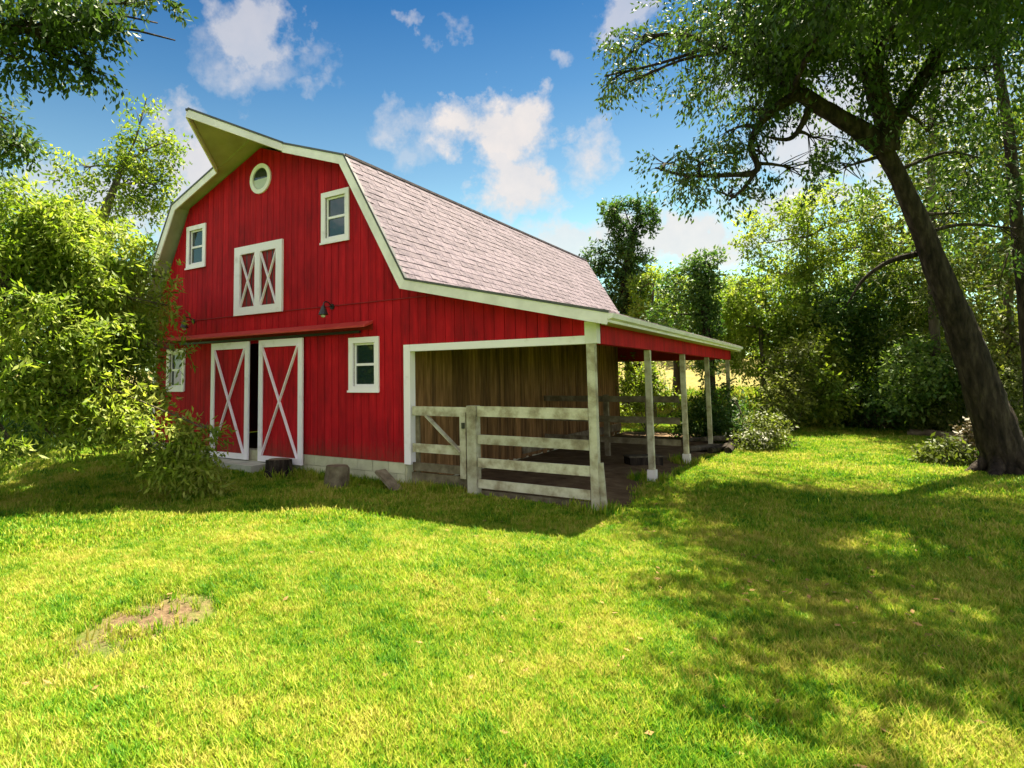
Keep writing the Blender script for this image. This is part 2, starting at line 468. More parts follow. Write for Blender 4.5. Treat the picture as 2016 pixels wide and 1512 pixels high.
class MB:
    def __init__(s):
        s.V = []
        s.F = []

    def box(s, x0, x1, y0, y1, z0, z1):
        b = len(s.V)
        s.V += [(x, y, z) for z in (z0, z1) for y in (y0, y1) for x in (x0, x1)]
        s.F += [tuple(b + i for i in f) for f in ((0, 2, 3, 1), (4, 5, 7, 6), (0, 1, 5, 4), (2, 6, 7, 3), (0, 4, 6, 2), (1, 3, 7, 5))]
        return s

    def prism(s, poly, y0, y1, axis='y'):
        """poly of (x, z) pushed from y0 to y1 (axis y), or of (y, z) along x"""
        b = len(s.V)
        n = len(poly)
        for t in (y0, y1):
            for (p, q) in poly:
                s.V.append((p, t, q) if axis == 'y' else (t, p, q))
        s.F.append(tuple(b + i for i in range(n)))
        s.F.append(tuple(b + n + i for i in reversed(range(n))))
        for i in range(n):
            j = (i + 1) % n
            s.F.append((b + i, b + n + i, b + n + j, b + j))
        return s

    def bar(s, a, c, w, h, upv=(0, 0, 1)):
        """a bar from a to c of width w (sideways) and height h"""
        a = Vector(a)
        c = Vector(c)
        d = (c - a).normalized()
        side = d.cross(Vector(upv)).normalized() * (w / 2)
        u = side.cross(d).normalized() * (h / 2)
        b = len(s.V)
        for p in (a, c):
            for (i, j) in ((-1, -1), (1, -1), (1, 1), (-1, 1)):
                s.V.append(tuple(p + side * i + u * j))
        s.F += [tuple(b + i for i in f) for f in ((0, 3, 2, 1), (4, 5, 6, 7), (0, 1, 5, 4), (1, 2, 6, 5), (2, 3, 7, 6), (3, 0, 4, 7))]
        return s

    def tube(s, pts, rad, seg=10, rough=0.0, rng=None):
        pts = [Vector(p) for p in pts]
        b = len(s.V)
        n = len(pts)
        ref = Vector((0.3, 0.9, 0.1))
        for i, p in enumerate(pts):
            d = (pts[min(i + 1, n - 1)] - pts[max(i - 1, 0)]).normalized()
            x = d.cross(ref)
            if x.length < 0.1:
                x = d.cross(Vector((1, 0, 0)))
            x.normalize()
            y = d.cross(x)
            for k in range(seg):
                a = 2 * math.pi * k / seg
                r = rad[i]
                if rough and rng:
                    r *= 1 + rough * math.sin(k * 2.7 + i * 0.35) * 0.6 + rng.uniform(-rough, rough) * 0.5
                s.V.append(tuple(p + (x * math.cos(a) + y * math.sin(a)) * r))
        for i in range(n - 1):
            for k in range(seg):
                k2 = (k + 1) % seg
                s.F.append((b + i * seg + k, b + i * seg + k2, b + (i + 1) * seg + k2, b + (i + 1) * seg + k))
        s.F.append(tuple(b + k for k in reversed(range(seg))))
        s.F.append(tuple(b + (n - 1) * seg + k for k in range(seg)))
        return s

    def build(s, name, m, parent=None, smooth=False):
        return link(name, mesh_of(name, s.V, s.F, m, smooth), parent)


def roots(m, base, r, seed, parent):
    r_ = random.Random(seed)
    mb = MB()
    n = 6
    for i in range(n):
        a = 2 * math.pi * i / n + r_.uniform(-.3, .3)
        L_ = r * r_.uniform(1.8, 2.8)
        p = [(base[0] + math.cos(a) * r * .35, base[1] + math.sin(a) * r * .35, base[2] + r * 1.1),
             (base[0] + math.cos(a) * r * 1.05, base[1] + math.sin(a) * r * 1.05, base[2] + r * .35),
             (base[0] + math.cos(a + .2) * L_, base[1] + math.sin(a + .2) * L_, base[2] - 0.08)]
        q_, rr = smooth_path(p, [r * .38, r * .30, r * .10], 5)
        mb.tube(q_, rr, 9, 0.12, r_)
    return mb.build('roots', m, parent, True)


def smooth_path(pts, rad, k=4):
    """Catmull-Rom through the given points"""
    P = [Vector(p) for p in pts]
    P = [P[0] * 2 - P[1]] + P + [P[-1] * 2 - P[-2]]
    Rr = [rad[0]] + list(rad) + [rad[-1]]
    out, ro = [], []
    for i in range(1, len(P) - 2):
        for j in range(k):
            t = j / k
            a, b, c, d = P[i - 1], P[i], P[i + 1], P[i + 2]
            out.append(0.5 * ((2 * b) + (c - a) * t + (2 * a - 5 * b + 4 * c - d) * t * t + (3 * b - a - 3 * c + d) * t ** 3))
            ro.append(Rr[i] * (1 - t) + Rr[i + 1] * t)
    out.append(P[-2])
    ro.append(Rr[-2])
    return out, ro


def sstep(a, b, x):
    t = np.clip((x - a) / (b - a), 0, 1)
    return t * t * (3 - 2 * t)


def gh(x, y):
    """height of the ground"""
    x = np.asarray(x, float)
    y = np.asarray(y, float)
    z = -0.5 + 0 * x
    z = z + 0.14 * sstep(5.5, -1.5, x) * sstep(-3.5, -0.6, y)
    z = z + 0.10 * sstep(9.6, 8.6, x) * sstep(-1.2, -0.1, y) * sstep(5.5, 6.5, x) * 0.4
    z = z - 0.08 * sstep(3, 9, y) * sstep(8.5, 10, x)
    z = z + 3.3 * sstep(16.5, 34, y) * sstep(12.6, 9.3, x - 0.03 * y)
    z = z + 0.035 * (np.sin(x * 0.9 + 1.3 * np.sin(y * 0.31)) * np.cos(y * 0.8 + 0.4)) * sstep(-0.4, -3.5, y)
    z = z + 0.015 * np.sin(x * 2.7 + y * 1.9) * np.cos(y * 2.3 - x * 0.7) * sstep(-0.4, -2.0, y)
    return z


# ------------------------------------------------------------------ ground
PATCHES = [
    (7.51, -6.32, 0.92, 0.55, 1.88, 1.00),
    (8.38, -6.07, 0.62, 0.50, 2.14, 0.50),
    (8.28, -7.16, 0.26, 0.40, 1.66, 0.50),
    (4.22, -4.21, 0.84, 0.50, 0.74, 0.35),
    (8.05, -2.47, 0.27, 0.35, 0.06, 0.50),
    (9.09, -3.59, 0.29, 0.50, 0.87, 0.30),
    (10.26, -2.73, 0.51, 0.80, 0.92, 0.35),
    (11.83, -5.19, 0.35, 0.50, 0.82, 0.35),
    (13.14, -4.36, 0.32, 0.40, 0.93, 0.35),
    (10.32, 7.07, 0.60, 0.50, -0.31, 0.70),
]
M['ground'] = ground_mat()


def axis(lo, hi, mid0, mid1, fine, grow=1.22):
    a = list(np.arange(mid0, mid1, fine))
    s = fine
    x = a[-1]
    while x < hi:
        s *= grow
        x += s
        a.append(x)
    s = fine
    x = a[0]
    pre = []
    while x > lo:
        s *= grow
        x -= s
        pre.append(x)
    return np.array(pre[::-1] + a)


gx = axis(-900, 900, -6, 24, 0.3)
gy = axis(-700, 1200, -12, 38, 0.3)
GX, GY = np.meshgrid(gx, gy)
GZ = gh(GX, GY)
nx, ny = len(gx), len(gy)
vv = np.stack([GX.ravel(), GY.ravel(), GZ.ravel()], 1)
idx = np.arange(nx * ny).reshape(ny, nx)
q = np.stack([idx[:-1, :-1].ravel(), idx[:-1, 1:].ravel(), idx[1:, 1:].ravel(), idx[1:, :-1].ravel()], 1)


def np_mesh(name, V, Q, m, tint=None, smooth=False):
    me = bpy.data.meshes.new(name)
    k = Q.shape[1]
    me.vertices.add(len(V))
    me.vertices.foreach_set('co', np.asarray(V, np.float32).ravel())
    me.loops.add(Q.size)
    me.loops.foreach_set('vertex_index', Q.astype(np.int32).ravel())
    me.polygons.add(len(Q))
    me.polygons.foreach_set('loop_start', np.arange(0, Q.size, k, dtype=np.int32))
    me.polygons.foreach_set('loop_total', np.full(len(Q), k, np.int32))
    if smooth:
        me.polygons.foreach_set('use_smooth', np.ones(len(Q), bool))
    if tint is not None:
        a = me.attributes.new('tint', 'FLOAT', 'FACE')
        a.data.foreach_set('value', np.asarray(tint, np.float32))
    me.materials.append(m)
    me.update(calc_edges=True)
    return me


g = link('ground', np_mesh('ground', vv, q, M['ground'], smooth=True))
props(g, 'sunlit lawn rising to a dry hay field behind the barn', kind='structure')

# packed earth floor of the open shelter
ex = np.linspace(5.7, 9.75, 28)
ey = np.linspace(-0.25, 13.9, 80)
EX, EY = np.meshgrid(ex, ey)
edge = 9.62 + 0.10 * np.sin(EY * 2.1) + 0.06 * np.sin(EY * 5.3)
EX = np.minimum(EX, edge)
EZ = gh(EX, EY) + 0.012 + 0.012 * np.sin(EX * 7 + EY * 5) ** 2
vv = np.stack([EX.ravel(), EY.ravel(), EZ.ravel()], 1)
idx = np.arange(len(ex) * len(ey)).reshape(len(ey), len(ex))
q = np.stack([idx[:-1, :-1].ravel(), idx[:-1, 1:].ravel(), idx[1:, 1:].ravel(), idx[1:, :-1].ravel()], 1)
M['earth'] = surf('packed_earth', [(0.25, (0.08, 0.05, 0.03)), (0.55, (0.15, 0.10, 0.06)), (0.8, (0.24, 0.17, 0.10))], 3, None, 0.95, 0.8, 20, 0.05, 0)
g = link('dirt_floor', np_mesh('dirt_floor', vv, q, M['earth'], smooth=True))
props(g, 'bare trodden earth under the open lean-to roof', kind='structure')

# ------------------------------------------------------------------ the barn
XC = 1.46
X0, XM, XP = -2.75, 5.67, 9.40      # left corner, main body's right wall, lean-to post line
DEPTH = 13.36
BEAM = 2.107
barn = thing('barn', 'red gambrel roofed barn with white trim and an open lean-to along its side', 'barn', (XC, 0, -0.4))
TOPS = [(X0, 3.34), (XC - 4.18, 3.40), (XC - 2.76, 6.09), (XC, 7.10), (XC + 2.76, 6.09), (XC + 4.18, 3.40), (XP + 0.05, 2.44)]


def top_at(x):
    for (a, za), (b, zb) in zip(TOPS[:-1], TOPS[1:]):
        if a <= x <= b:
            return za + (zb - za) * (x - a) / (b - a)
    return TOPS[-1][1]


# openings of the front: x0, x1, z0, z1
UW = (4.54, 5.55)
OPEN = {
    'ul': (XC - 2.818 + 0.11, XC - 2.032 - 0.11, 4.60, 5.49),
    'ur': (XC + 2.032 + 0.11, XC + 2.818 - 0.11, 4.60, 5.49),
    'll': (2 * XC - 5.055 + 0.11, 2 * XC - 4.275 - 0.11, 1.45, 2.32),
    'lr': (4.275 + 0.11, 5.055 - 0.11, 1.45, 2.32),
    'loft': (0.636 + 0.12, 2.30 - 0.12, 3.25, 4.66),
    'round': (XC + .04 - 0.2, XC + .04 + 0.2, 6.14, 6.54),
    'door': (-0.02, 2.90, -0.5, 2.45),
}


def board_pieces(a, b, zlo, zhi_cap):
    """the visible pieces of a front board from x=a to x=b, openings cut out; polys of (x, z)"""
    xs = sorted({a, b} | {x for o in OPEN.values() for x in o[:2] if a < x < b} | {t[0] for t in TOPS if a < t[0] < b})
    out = []
    for u, v in zip(xs[:-1], xs[1:]):
        c = (u + v) / 2
        lo = zlo if c < XM - 0.02 else max(zlo, BEAM + 0.13)
        tu, tv = min(top_at(u + 1e-4), zhi_cap), min(top_at(v - 1e-4), zhi_cap)
        cuts = sorted((o[2], o[3]) for o in OPEN.values() if o[0] <= c <= o[1])
        z = lo
        for (p, q2) in cuts:
            if p >= min(tu, tv):
                break
            if p > z + 0.005:
                out.append([(u, z), (v, z), (v, p), (u, p)])
            z = max(z, q2)
        if min(tu, tv) > z + 0.01:
            out.append([(u, z), (v, z), (v, tv), (u, tu)])
    return out


wall = MB()
for p in board_pieces(X0, XP, 0.0, 99):
    wall.prism(p, 0.02, 0.12)
gw = wall.build('gable_wall', M['red_dark'], barn)
rng = random.Random(4)
x = X0 + 0.02
while x < XP - 0.02:
    w = 0.203
    b = min(x + w, XP)
    for (lo, cap, pr_) in ((0.0, 3.13, 0), (3.15, 99, 0.003)):
        yy = -rng.uniform(0.0, 0.003) - pr_
        for p in board_pieces(x + 0.005, b - 0.005, lo, cap):
            MB().prism(p, yy, 0.019).build('siding_board', M['red'], gw)
    x = b
# flashing strip between the two rows of siding
MB().box(X0, 6.55, -0.022, 0.018, 3.13, 3.147).build('flashing', M['red_dark'], gw)

# foundation, course of blocks
fd = MB().box(X0 + 0.02, XM + 0.02, 0.02, 0.24, -0.9, -0.001).box(XM - 0.22, XM - 0.032, 0.26, DEPTH, -0.9, -0.001).build('foundation', M['foundation'], barn)
x = X0 + 0.03
row = 0
for (za, zb) in ((-0.205, -0.006), (-0.41, -0.215), (-0.62, -0.42)):
    x = X0 + 0.03 + (0.2 if row % 2 else 0)
    while x < XM - 0.05:
        b = min(x + 0.4, XM)
        MB().box(x + 0.005, b - 0.005, -0.012 - rng.uniform(0, .006), 0.018, za, zb).build('block', M['foundation'], fd)
        x += 0.4
    row += 1

# left, rear and inner walls
lw = MB().box(X0, X0 + 0.1, 0.13, DEPTH, 0, 3.3).build('side_wall', M['red_dark'], barn)
y = 0.14
while y < DEPTH:
    MB().box(X0 - 0.02, X0 - 0.001, y, min(y + 0.193, DEPTH), 0, 3.3).build('siding_board', M['red'], lw)
    y += 0.2
rw = MB()
for a, b in zip(TOPS[:-1], TOPS[1:]):
    lo = 0 if (a[0] + b[0]) / 2 < XM else BEAM + 0.02
    rw.prism([(a[0], lo), (b[0], lo), (b[0], b[1]), (a[0], a[1])], DEPTH, DEPTH + 0.1)
rw.build('rear_wall', M['red_dark'], barn)
iw = MB().box(XM - 0.12, XM - 0.03, 0.14, DEPTH - 0.01, 0, 3.25).build('inner_wall', M['interior'], barn)
y = 0.15
while y < DEPTH - 0.05:
    w = rng.choice((0.16, 0.2, 0.24, 0.28))
    b = min(y + w, DEPTH - 0.02)
    MB().box(XM - 0.029, XM + rng.uniform(-0.004, 0.012), y + 0.004, b - 0.004, rng.uniform(-0.52, -0.40), 3.2).build('wall_board', M['brown'], iw)
    y = b
MB().box(XM + 0.013, XM + 0.06, 5.0, DEPTH - 0.1, -0.36, -0.12).build('kick_board', M['grey_wood'], barn)
MB().box(X0 + 0.1, XM - 0.1, 0.3, DEPTH - 0.05, -0.03, -0.004).build('barn_floor', M['interior'], barn)

# ---- roof
OUT = [(XC - 4.52, 3.45), (XC - 3.0, 6.16), (XC, 7.27), (XC + 3.0, 6.16), (XC + 4.52, 3.45), (9.76, 2.562)]


def inset(poly, d):
    """the polyline moved inwards (down) by d with mitred corners"""
    P = [Vector((a, b)) for a, b in poly]
    out = []
    for i, p in enumerate(P):
        ns = []
        for a, b in ((i - 1, i), (i, i + 1)):
            if a >= 0 and b < len(P):
                t = (P[b] - P[a]).normalized()
                ns.append(Vector((t.y, -t.x)))
        n = ns[0] if len(ns) == 1 else (ns[0] + ns[1]).normalized()
        k = 1 if len(ns) == 1 else 1 / max(0.4, n.dot(ns[0]))
        out.append(tuple(p + n * d * k))
    return out


def band(d0, d1, y0, y1, name, m, parent, segs=None):
    a, b = inset(OUT, d0), inset(OUT, d1)
    objs = []
    for i in range(len(OUT) - 1):
        if segs is not None and i not in segs:
            continue
        mb = MB().prism([b[i], b[i + 1], a[i + 1], a[i]], y0, y1)
        objs.append(mb.build(name, m, parent))
    return objs


YF, YB = -0.34, DEPTH + 0.3
roofs = band(0.0, 0.055, YF, YB, 'roof', M['shingle'], barn)
for i, r in enumerate(roofs):
    pass
band(0.058, 0.085, YF + 0.02, YB - 0.02, 'soffit', M['soffit'], barn)
# rake boards (front and back) and the dark drip edge above them
fa, fb = inset(OUT, 0.03), inset(OUT, 0.205)
LK, RK = (0.30, None), (2.62, None)


def lerp_on(poly, i, x):
    (a, za), (b, zb) = poly[i], poly[i + 1]
    return za + (zb - za) * (x - a) / (b - a)


for i in range(5):
    a0, a1, b0, b1 = fa[i], fa[i + 1], fb[i], fb[i + 1]
    poly = [b0, b1, a1, a0]
    if i == 1:
        poly = [b0, (LK[0], lerp_on(fb, 1, LK[0])), (LK[0], lerp_on(fa, 1, LK[0])), a0]
    if i == 2:
        poly = [(RK[0], lerp_on(fb, 2, RK[0])), b1, a1, (RK[0], lerp_on(fa, 2, RK[0]))]
    MB().prism(poly, YF - 0.035, YF - 0.002).build('rake_board', M['cream'], barn)
    MB().prism([b0, b1, a1, a0], YB + 0.002, YB + 0.03).build('rake_board', M['cream'], barn)
da, db = inset(OUT, -0.012), inset(OUT, 0.028)
for i in range(5):
    poly = [db[i], db[i + 1], da[i + 1], da[i]]
    if i == 1:
        poly = [db[1], (LK[0], lerp_on(db, 1, LK[0])), (LK[0], lerp_on(da, 1, LK[0])), da[1]]
    if i == 2:
        poly = [(RK[0], lerp_on(db, 2, RK[0])), db[3], da[3], (RK[0], lerp_on(da, 2, RK[0]))]
    MB().prism(poly, YF - 0.05, YF + 0.03).build('drip_edge', M['galv'], barn)
# second, inner trim line under the rake, as seen at the gable
# prow (hay hood)
A = Vector((XC, -1.95, 7.345))
Lk = Vector((LK[0], YF, lerp_on(OUT, 1, LK[0])))
Rk = Vector((RK[0], YF, lerp_on(OUT, 2, RK[0])))
Rg = Vector((XC, YF, 7.27))
dn = Vector((0, 0, 1))
hood = MB()
for (p, k) in ((Lk, 1), (Rk, -1)):
    b = len(hood.V)
    for q3 in (A, p, Rg):
        hood.V += [tuple(q3), tuple(q3 - dn * 0.05)]
    hood.F += [(b, b + 2, b + 4), (b + 1, b + 5, b + 3), (b, b + 1, b + 3, b + 2), (b + 2, b + 3, b + 5, b + 4)]
hd = hood.build('hay_hood', M['shingle'], barn)
sf = MB()
for p in (Lk, Rk):
    b = len(sf.V)
    for q3 in (A + Vector((0, .04, 0)), p + Vector((0, 0, 0)), Vector((XC, 0.0, 7.27))):
        sf.V += [tuple(q3 - dn * 0.056), tuple(q3 - dn * 0.075)]
    sf.F += [(b, b + 2, b + 4), (b + 1, b + 5, b + 3), (b, b + 1, b + 3, b + 2)]
sf.build('soffit', M['soffit'], hd)
for p in (Lk, Rk):
    outw = Vector((p.x - XC, -1.2, 0)).normalized() * 0.02
    MB().bar(A - dn * 0.115 + outw, p - dn * 0.115 + outw, 0.03, 0.165).build('rake_board', M['cream'], hd)
    MB().bar(A - dn * 0.008 + outw, p - dn * 0.008 + outw, 0.06, 0.04).build('drip_edge', M['galv'], hd)

# shingle strips on the steep slope that faces the lawn
P0, P1 = Vector((XC + 3.0, 0, 6.16)), Vector((XC + 4.52, 0, 3.45))
sd = (P1 - P0).normalized()
nn = Vector((-sd.z, 0, sd.x))
if nn.x < 0:
    nn = -nn
slope_len = (P1 - P0).length
exps = slope_len / 20


def shingle_mesh(length, seed):
    r = random.Random(seed)
    mb = MB()
    t = 0
    n = max(1, round(length / 0.2))
    ws = [r.uniform(0.14, 0.26) for _ in range(n)]
    k = (length - 0.006) / sum(ws)
    for w in ws:
        w *= k
        th = r.uniform(0.007, 0.018)
        dr = r.uniform(0.0, 0.012)
        b = len(mb.V)
        for (yy) in (t + 0.001, t + w - 0.001):
            for (s_, h_) in ((0.0, 0.001), (exps + 0.012 + dr, 0.001), (exps + 0.012 + dr, th), (0.0, 0.004)):
                q3 = sd * s_ + nn * h_
                mb.V.append((q3.x, yy, q3.z))
        mb.F += [tuple(b + i for i in f) for f in ((0, 1, 2, 3), (4, 7, 6, 5), (0, 4, 5, 1), (1, 5, 6, 2), (2, 6, 7, 3), (3, 7, 4, 0))]
        t += w
    return mesh_of('shingle', mb.V, mb.F, M['shingle'])


full = [shingle_mesh(1.0, s) for s in range(7)]
steep = roofs[3]
ylen = YB - (YF - 0.03)
for r_ in range(20):
    off = (0, 0.37, 0.68)[r_ % 3]
    y = YF - 0.03 - 0.001
    if off:
        me = shingle_mesh(off, 20 + r_)
        o = bpy.data.objects.new('shingle', me)
        COL.objects.link(o)
        o.parent = steep
        q3 = P0 + sd * exps * r_
        o.location = (q3.x, y, q3.z)
        y += off
    while y < YB - 0.02:
        me = full[rng.randrange(7)]
        if YB + 0.02 - y < 1.0:
            me = shingle_mesh(YB + 0.02 - y, r_ * 7 + 3)
        o = bpy.data.objects.new('shingle', me)
        COL.objects.link(o)
        o.parent = steep
        q3 = P0 + sd * exps * r_
        o.location = (q3.x, y, q3.z)
        y += 1.0
# (the roof slab's own origin is compensated by its parent offset)
for o in [c for c in steep.children if c.name.startswith('shingle')]:
    pass
# ridge caps where the slopes meet
for (px_, pz_) in ((XC, 7.27), (XC + 3.0, 6.16), (XC - 3.0, 6.16)):
    MB().box(px_ - 0.05, px_ + 0.05, YF - 0.03, YB, pz_ - 0.035, pz_ + 0.012).build('ridge_cap', M['shingle'], barn)

# lean-to eave: red beam, cream fascia, gutter lip
PS = 3.16
MB().box(XP - 0.09, XP + 0.05, 0.16, DEPTH - 0.1, BEAM, BEAM + 0.33).build('side_beam', M['red'], barn)
MB().box(XP + 0.30, XP + 0.335, YF, YB, 2.40, 2.535).build('fascia', M['cream'], barn)
MB().prism([(XP + 0.336, 2.44), (XP + 0.40, 2.46), (XP + 0.42, 2.53), (XP + 0.336, 2.53)], YF - 0.03, YB).build('gutter', M['cream'], barn)
MB().box(XP + 0.06, XP + 0.295, 0.16, YB - 0.05, 2.41, 2.43).build('soffit', M['soffit'], barn)
for k in range(1, 14):       # rafters seen from below
    y = k * 0.98
    MB().bar((XM + 0.02, y, 3.22), (XP - 0.1, y, 2.36), 0.05, 0.14).build('rafter', M['brown'], barn)

# white trim of the lean-to's open front
MB().box(XM, XM + 0.15, -0.032, 0.14, -0.02, BEAM + 0.13).build('door_trim', M['white'], barn)
MB().box(XM + 0.152, XP - 0.15, -0.03, 0.14, BEAM, BEAM + 0.13).build('beam_trim', M['white'], barn)
MB().box(X0 - 0.03, X0 + 0.10, -0.03, 0.12, 0, 3.32).build('corner_board', M['white'], barn)

# posts
for k in range(5):
    y = k * PS if k < 4 else DEPTH - 0.2
    yc = y + 0.03
    w = 0.062 if k == 0 else 0.055
    xc_ = XP - 0.07 if k == 0 else XP - 0.03
    gz = float(gh(XP, y))
    top = BEAM - 0.002 if k else BEAM
    MB().box(xc_ - w, xc_ + w, yc - w, yc + w, gz - 0.2, top).build('post', M['old_white'], barn)
    if k == 0:
        MB().box(XP - 0.145, XP + 0.045, -0.05, 0.13, BEAM + 0.001, 2.46).build('post_cap', M['cream'], barn)
        MB().bar((xc_ + w + 0.02, 0.03, gz + 0.75), (xc_ + w + 0.07, 0.03, gz - 0.1), 0.035, 0.09).build('post_brace', M['old_white'], barn)
    else:
        MB().box(xc_ - w - .025, xc_ + w + .025, yc - w - .025, yc + w + .025, gz - 0.1, gz + (0.24 if k < 3 else 0.1)).build('post_base', M['cream'], barn)

# ---- windows of the front wall


def rect_window(key, label, mirror=1):
    x0, x1, z0, z1 = OPEN[key]
    w = MB()
    t = 0.115
    w.box(x0 - t, x1 + t, -0.04, 0.05, z1, z1 + t)
    w.box(x0 - t, x1 + t, -0.04, 0.05, z0 - t, z0)
    w.box(x0 - t, x0, -0.038, 0.05, z0, z1)
    w.box(x1, x1 + t, -0.038, 0.05, z0, z1)
    f = w.build('window', M['white'], barn)
    f['label'] = label
    s = MB()
    e = 0.04
    zm = (z0 + z1) / 2
    s.box(x0, x0 + e, 0.02, 0.06, z0, z1).box(x1 - e, x1, 0.02, 0.06, z0, z1)
    s.box(x0 + e, x1 - e, 0.02, 0.06, z0, z0 + e).box(x0 + e, x1 - e, 0.02, 0.06, z1 - e, z1)
    s.box(x0 + e, x1 - e, 0.012, 0.06, zm - 0.025, zm + 0.025)
    s.build('sash', M['white'], f)
    MB().box(x0 + e, x1 - e, 0.04, 0.046, z0 + e, zm - 0.025).build('pane', M['glass'], f)
    MB().box(x0 + e, x1 - e, 0.048, 0.054, zm + 0.025, z1 - e).build('pane', M['glass'], f)
    MB().box(x0 - t - .02, x1 + t + .02, -0.06, -0.042, z0 - t - .012, z0 - t + 0.03).build('sill', M['white'], f)
    bl = MB().box(x0 + 0.01, x1 - 0.01, 0.075, 0.08, z0, z0 + (z1 - z0) * rng.uniform(0.25, 0.4)).build('curtain', M['cream'], f)


rect_window('ul', 'small upper window near the left slope of the gable')
rect_window('ur', 'small upper window near the right slope of the gable')
rect_window('ll', 'small lower window left of the doors, half hidden by leaves')
rect_window('lr', 'small lower window between the doors and the lean-to')


def ring(cx, cz, r0, r1, y0, y1, seg=28):
    mb = MB()
    for i in range(seg):
        a, b = 2 * math.pi * i / seg, 2 * math.pi * (i + 1) / seg
        mb.prism([(cx + r0 * math.cos(a), cz + r0 * math.sin(a)), (cx + r1 * math.cos(a), cz + r1 * math.sin(a)),
                  (cx + r1 * math.cos(b), cz + r1 * math.sin(b)), (cx + r0 * math.cos(b), cz + r0 * math.sin(b))], y0, y1)
    return mb


rw_ = ring(1.50, 6.34, 0.26, 0.36, -0.045, 0.01).build('round_window', M['white'], barn)
rw_['label'] = 'round window under the peak, lower half pale'
seg = 28
for (nm, a0, a1, m_) in (('pane', 0, math.pi, M['glass']), ('pane', math.pi, 2 * math.pi, M['bulb_glass'])):
    pts = [(1.50 + 0.262 * math.cos(a0 + (a1 - a0) * i / 14), 6.34 + 0.262 * math.sin(a0 + (a1 - a0) * i / 14)) for i in range(15)]
    MB().prism(pts, -0.012, -0.006).build(nm, m_, rw_)

# loft shutters
for (a, b) in ((0.636, 1.467), (1.469, 2.30)):
    z0, z1 = 3.13, 4.78
    st = 0.17 if a < 1 else 0.10
    sl, sr_ = (0.20, 0.085) if a < 1 else (0.085, 0.20)
    f = MB().box(a, a + sl, -0.07, -0.01, z0, z1).box(b - sr_, b, -0.07, -0.01, z0, z1)
    f.box(a + sl, b - sr_, -0.07, -0.01, z0, z0 + 0.19).box(a + sl, b - sr_, -0.07, -0.01, z1 - 0.19, z1)
    fo = f.build('loft_shutter', M['white'], barn)
    ia, ib, ja, jb = a + sl, b - sr_, z0 + 0.19, z1 - 0.19
    for s_ in (0, 1):
        p, q3 = ((ia, ja), (ib, jb)) if s_ == 0 else ((ia, jb), (ib, ja))
        MB().bar((p[0], -0.035 - 0.012 * s_, p[1]), (q3[0], -0.035 - 0.012 * s_, q3[1]), 0.02, 0.055, (0, 1, 0)).build('brace', M['white'], fo)
    MB().box(ia, ib, 0.0, 0.008, ja, jb).build('screen', M['black'], fo)
    for s_ in range(3):
        xx = ia + (ib - ia) * (s_ + 0.5) / 3
        MB().box(xx - 0.07, xx + 0.07, -0.005, -0.0005, ja, jb).build('panel_board', M['red_dark'], fo)

# sliding doors on their track
for (a, b, tilt) in ((-0.135, 1.255, 0.0), (1.608, 3.013, 0.0)):
    z0, z1 = -0.22, 2.50
    t = 0.13
    y0, y1 = -0.115, -0.07
    pan = MB().box(a + 0.02, b - 0.02, -0.069, -0.05, z0 + 0.02, z1 - 0.02).build('sliding_door', M['red_dark'], barn)
    pan['label'] = ('left' if a < 0 else 'right') + ' sliding door with white cross bracing'
    x = a + t
    n = 7
    for i in range(n):
        w = (b - a - 2 * t) / n
        MB().box(a + t + i * w + .003, a + t + (i + 1) * w - .003, -0.088, -0.0695, z0 + t, z1 - t).build('panel_board', M['red'], pan)
    for (u, v) in ((a, a + t), (b - t, b)):
        MB().box(u, v, y0, -0.0695, z0, z1).build('stile', M['white'], pan)
    for (u, v) in ((z0, z0 + t), (z1 - t * 1.25, z1)):
        MB().box(a + t + .001, b - t - .001, y0, -0.0695, u, v).build('rail', M['white'], pan)
    MB().bar((a + t, -0.099, z0 + t), (b - t, -0.099, z1 - t * 1.25), 0.02, 0.10, (0, 1, 0)).build('brace', M['white'], pan)
    MB().bar((a + t, -0.105, z1 - t * 1.25), (b - t, -0.105, z0 + t), 0.02, 0.10, (0, 1, 0)).build('brace', M['white'], pan)
MB().box(-1.5, 4.6, -0.09, -0.03, 2.52, 2.57).build('door_track', M['black'], barn)
cn = MB().prism([(-0.002, 2.76), (-0.27, 2.65), (-0.27, 2.615), (-0.002, 2.70)], -2.28, 4.90, 'x').build('door_canopy', M['rust_red'], barn)
MB().box(-2.28, 4.90, -0.02, -0.004, 2.58, 2.70).build('ledger', M['red_dark'], cn)

# ------------------------------------------------------------------ wall lamps


def wall_lamp(x, z, label):
    t = thing('wall_lamp', label, 'lamp', (x, 0, z), 'gooseneck lamps above the barn doors')
    MB().tube([(x, -0.005, z + 0.12), (x, -0.03, z + 0.12)], [0.06, 0.06], 14).build('wall_plate', M['black'], t)
    p, r = smooth_path([(x, -0.03, z + 0.12), (x, -0.14, z + 0.20), (x, -0.25, z + 0.19), (x, -0.28, z + 0.10)], [0.014] * 4)
    MB().tube(p, r, 8).build('arm', M['black'], t, True)
    MB().tube([(x, -0.28, z + 0.12), (x, -0.28, z + 0.09), (x, -0.28, z + 0.03), (x, -0.28, z - 0.06), (x, -0.28, z - 0.075)], [0.03, 0.04, 0.065, 0.10, 0.105], 18).build('lamp_shade', M['black'], t, True)
    MB().tube([(x, -0.28, z - 0.074), (x, -0.28, z - 0.11), (x, -0.28, z - 0.13)], [0.05, 0.05, 0.02], 12).build('bulb', M['bulb_glass'], t, True)
    return t


wall_lamp(3.80, 3.0, 'black gooseneck lamp on the red wall above the small lower right window')
wall_lamp(-1.02, 3.0, 'black gooseneck lamp on the red wall beside the leaves, left of the loft shutters')

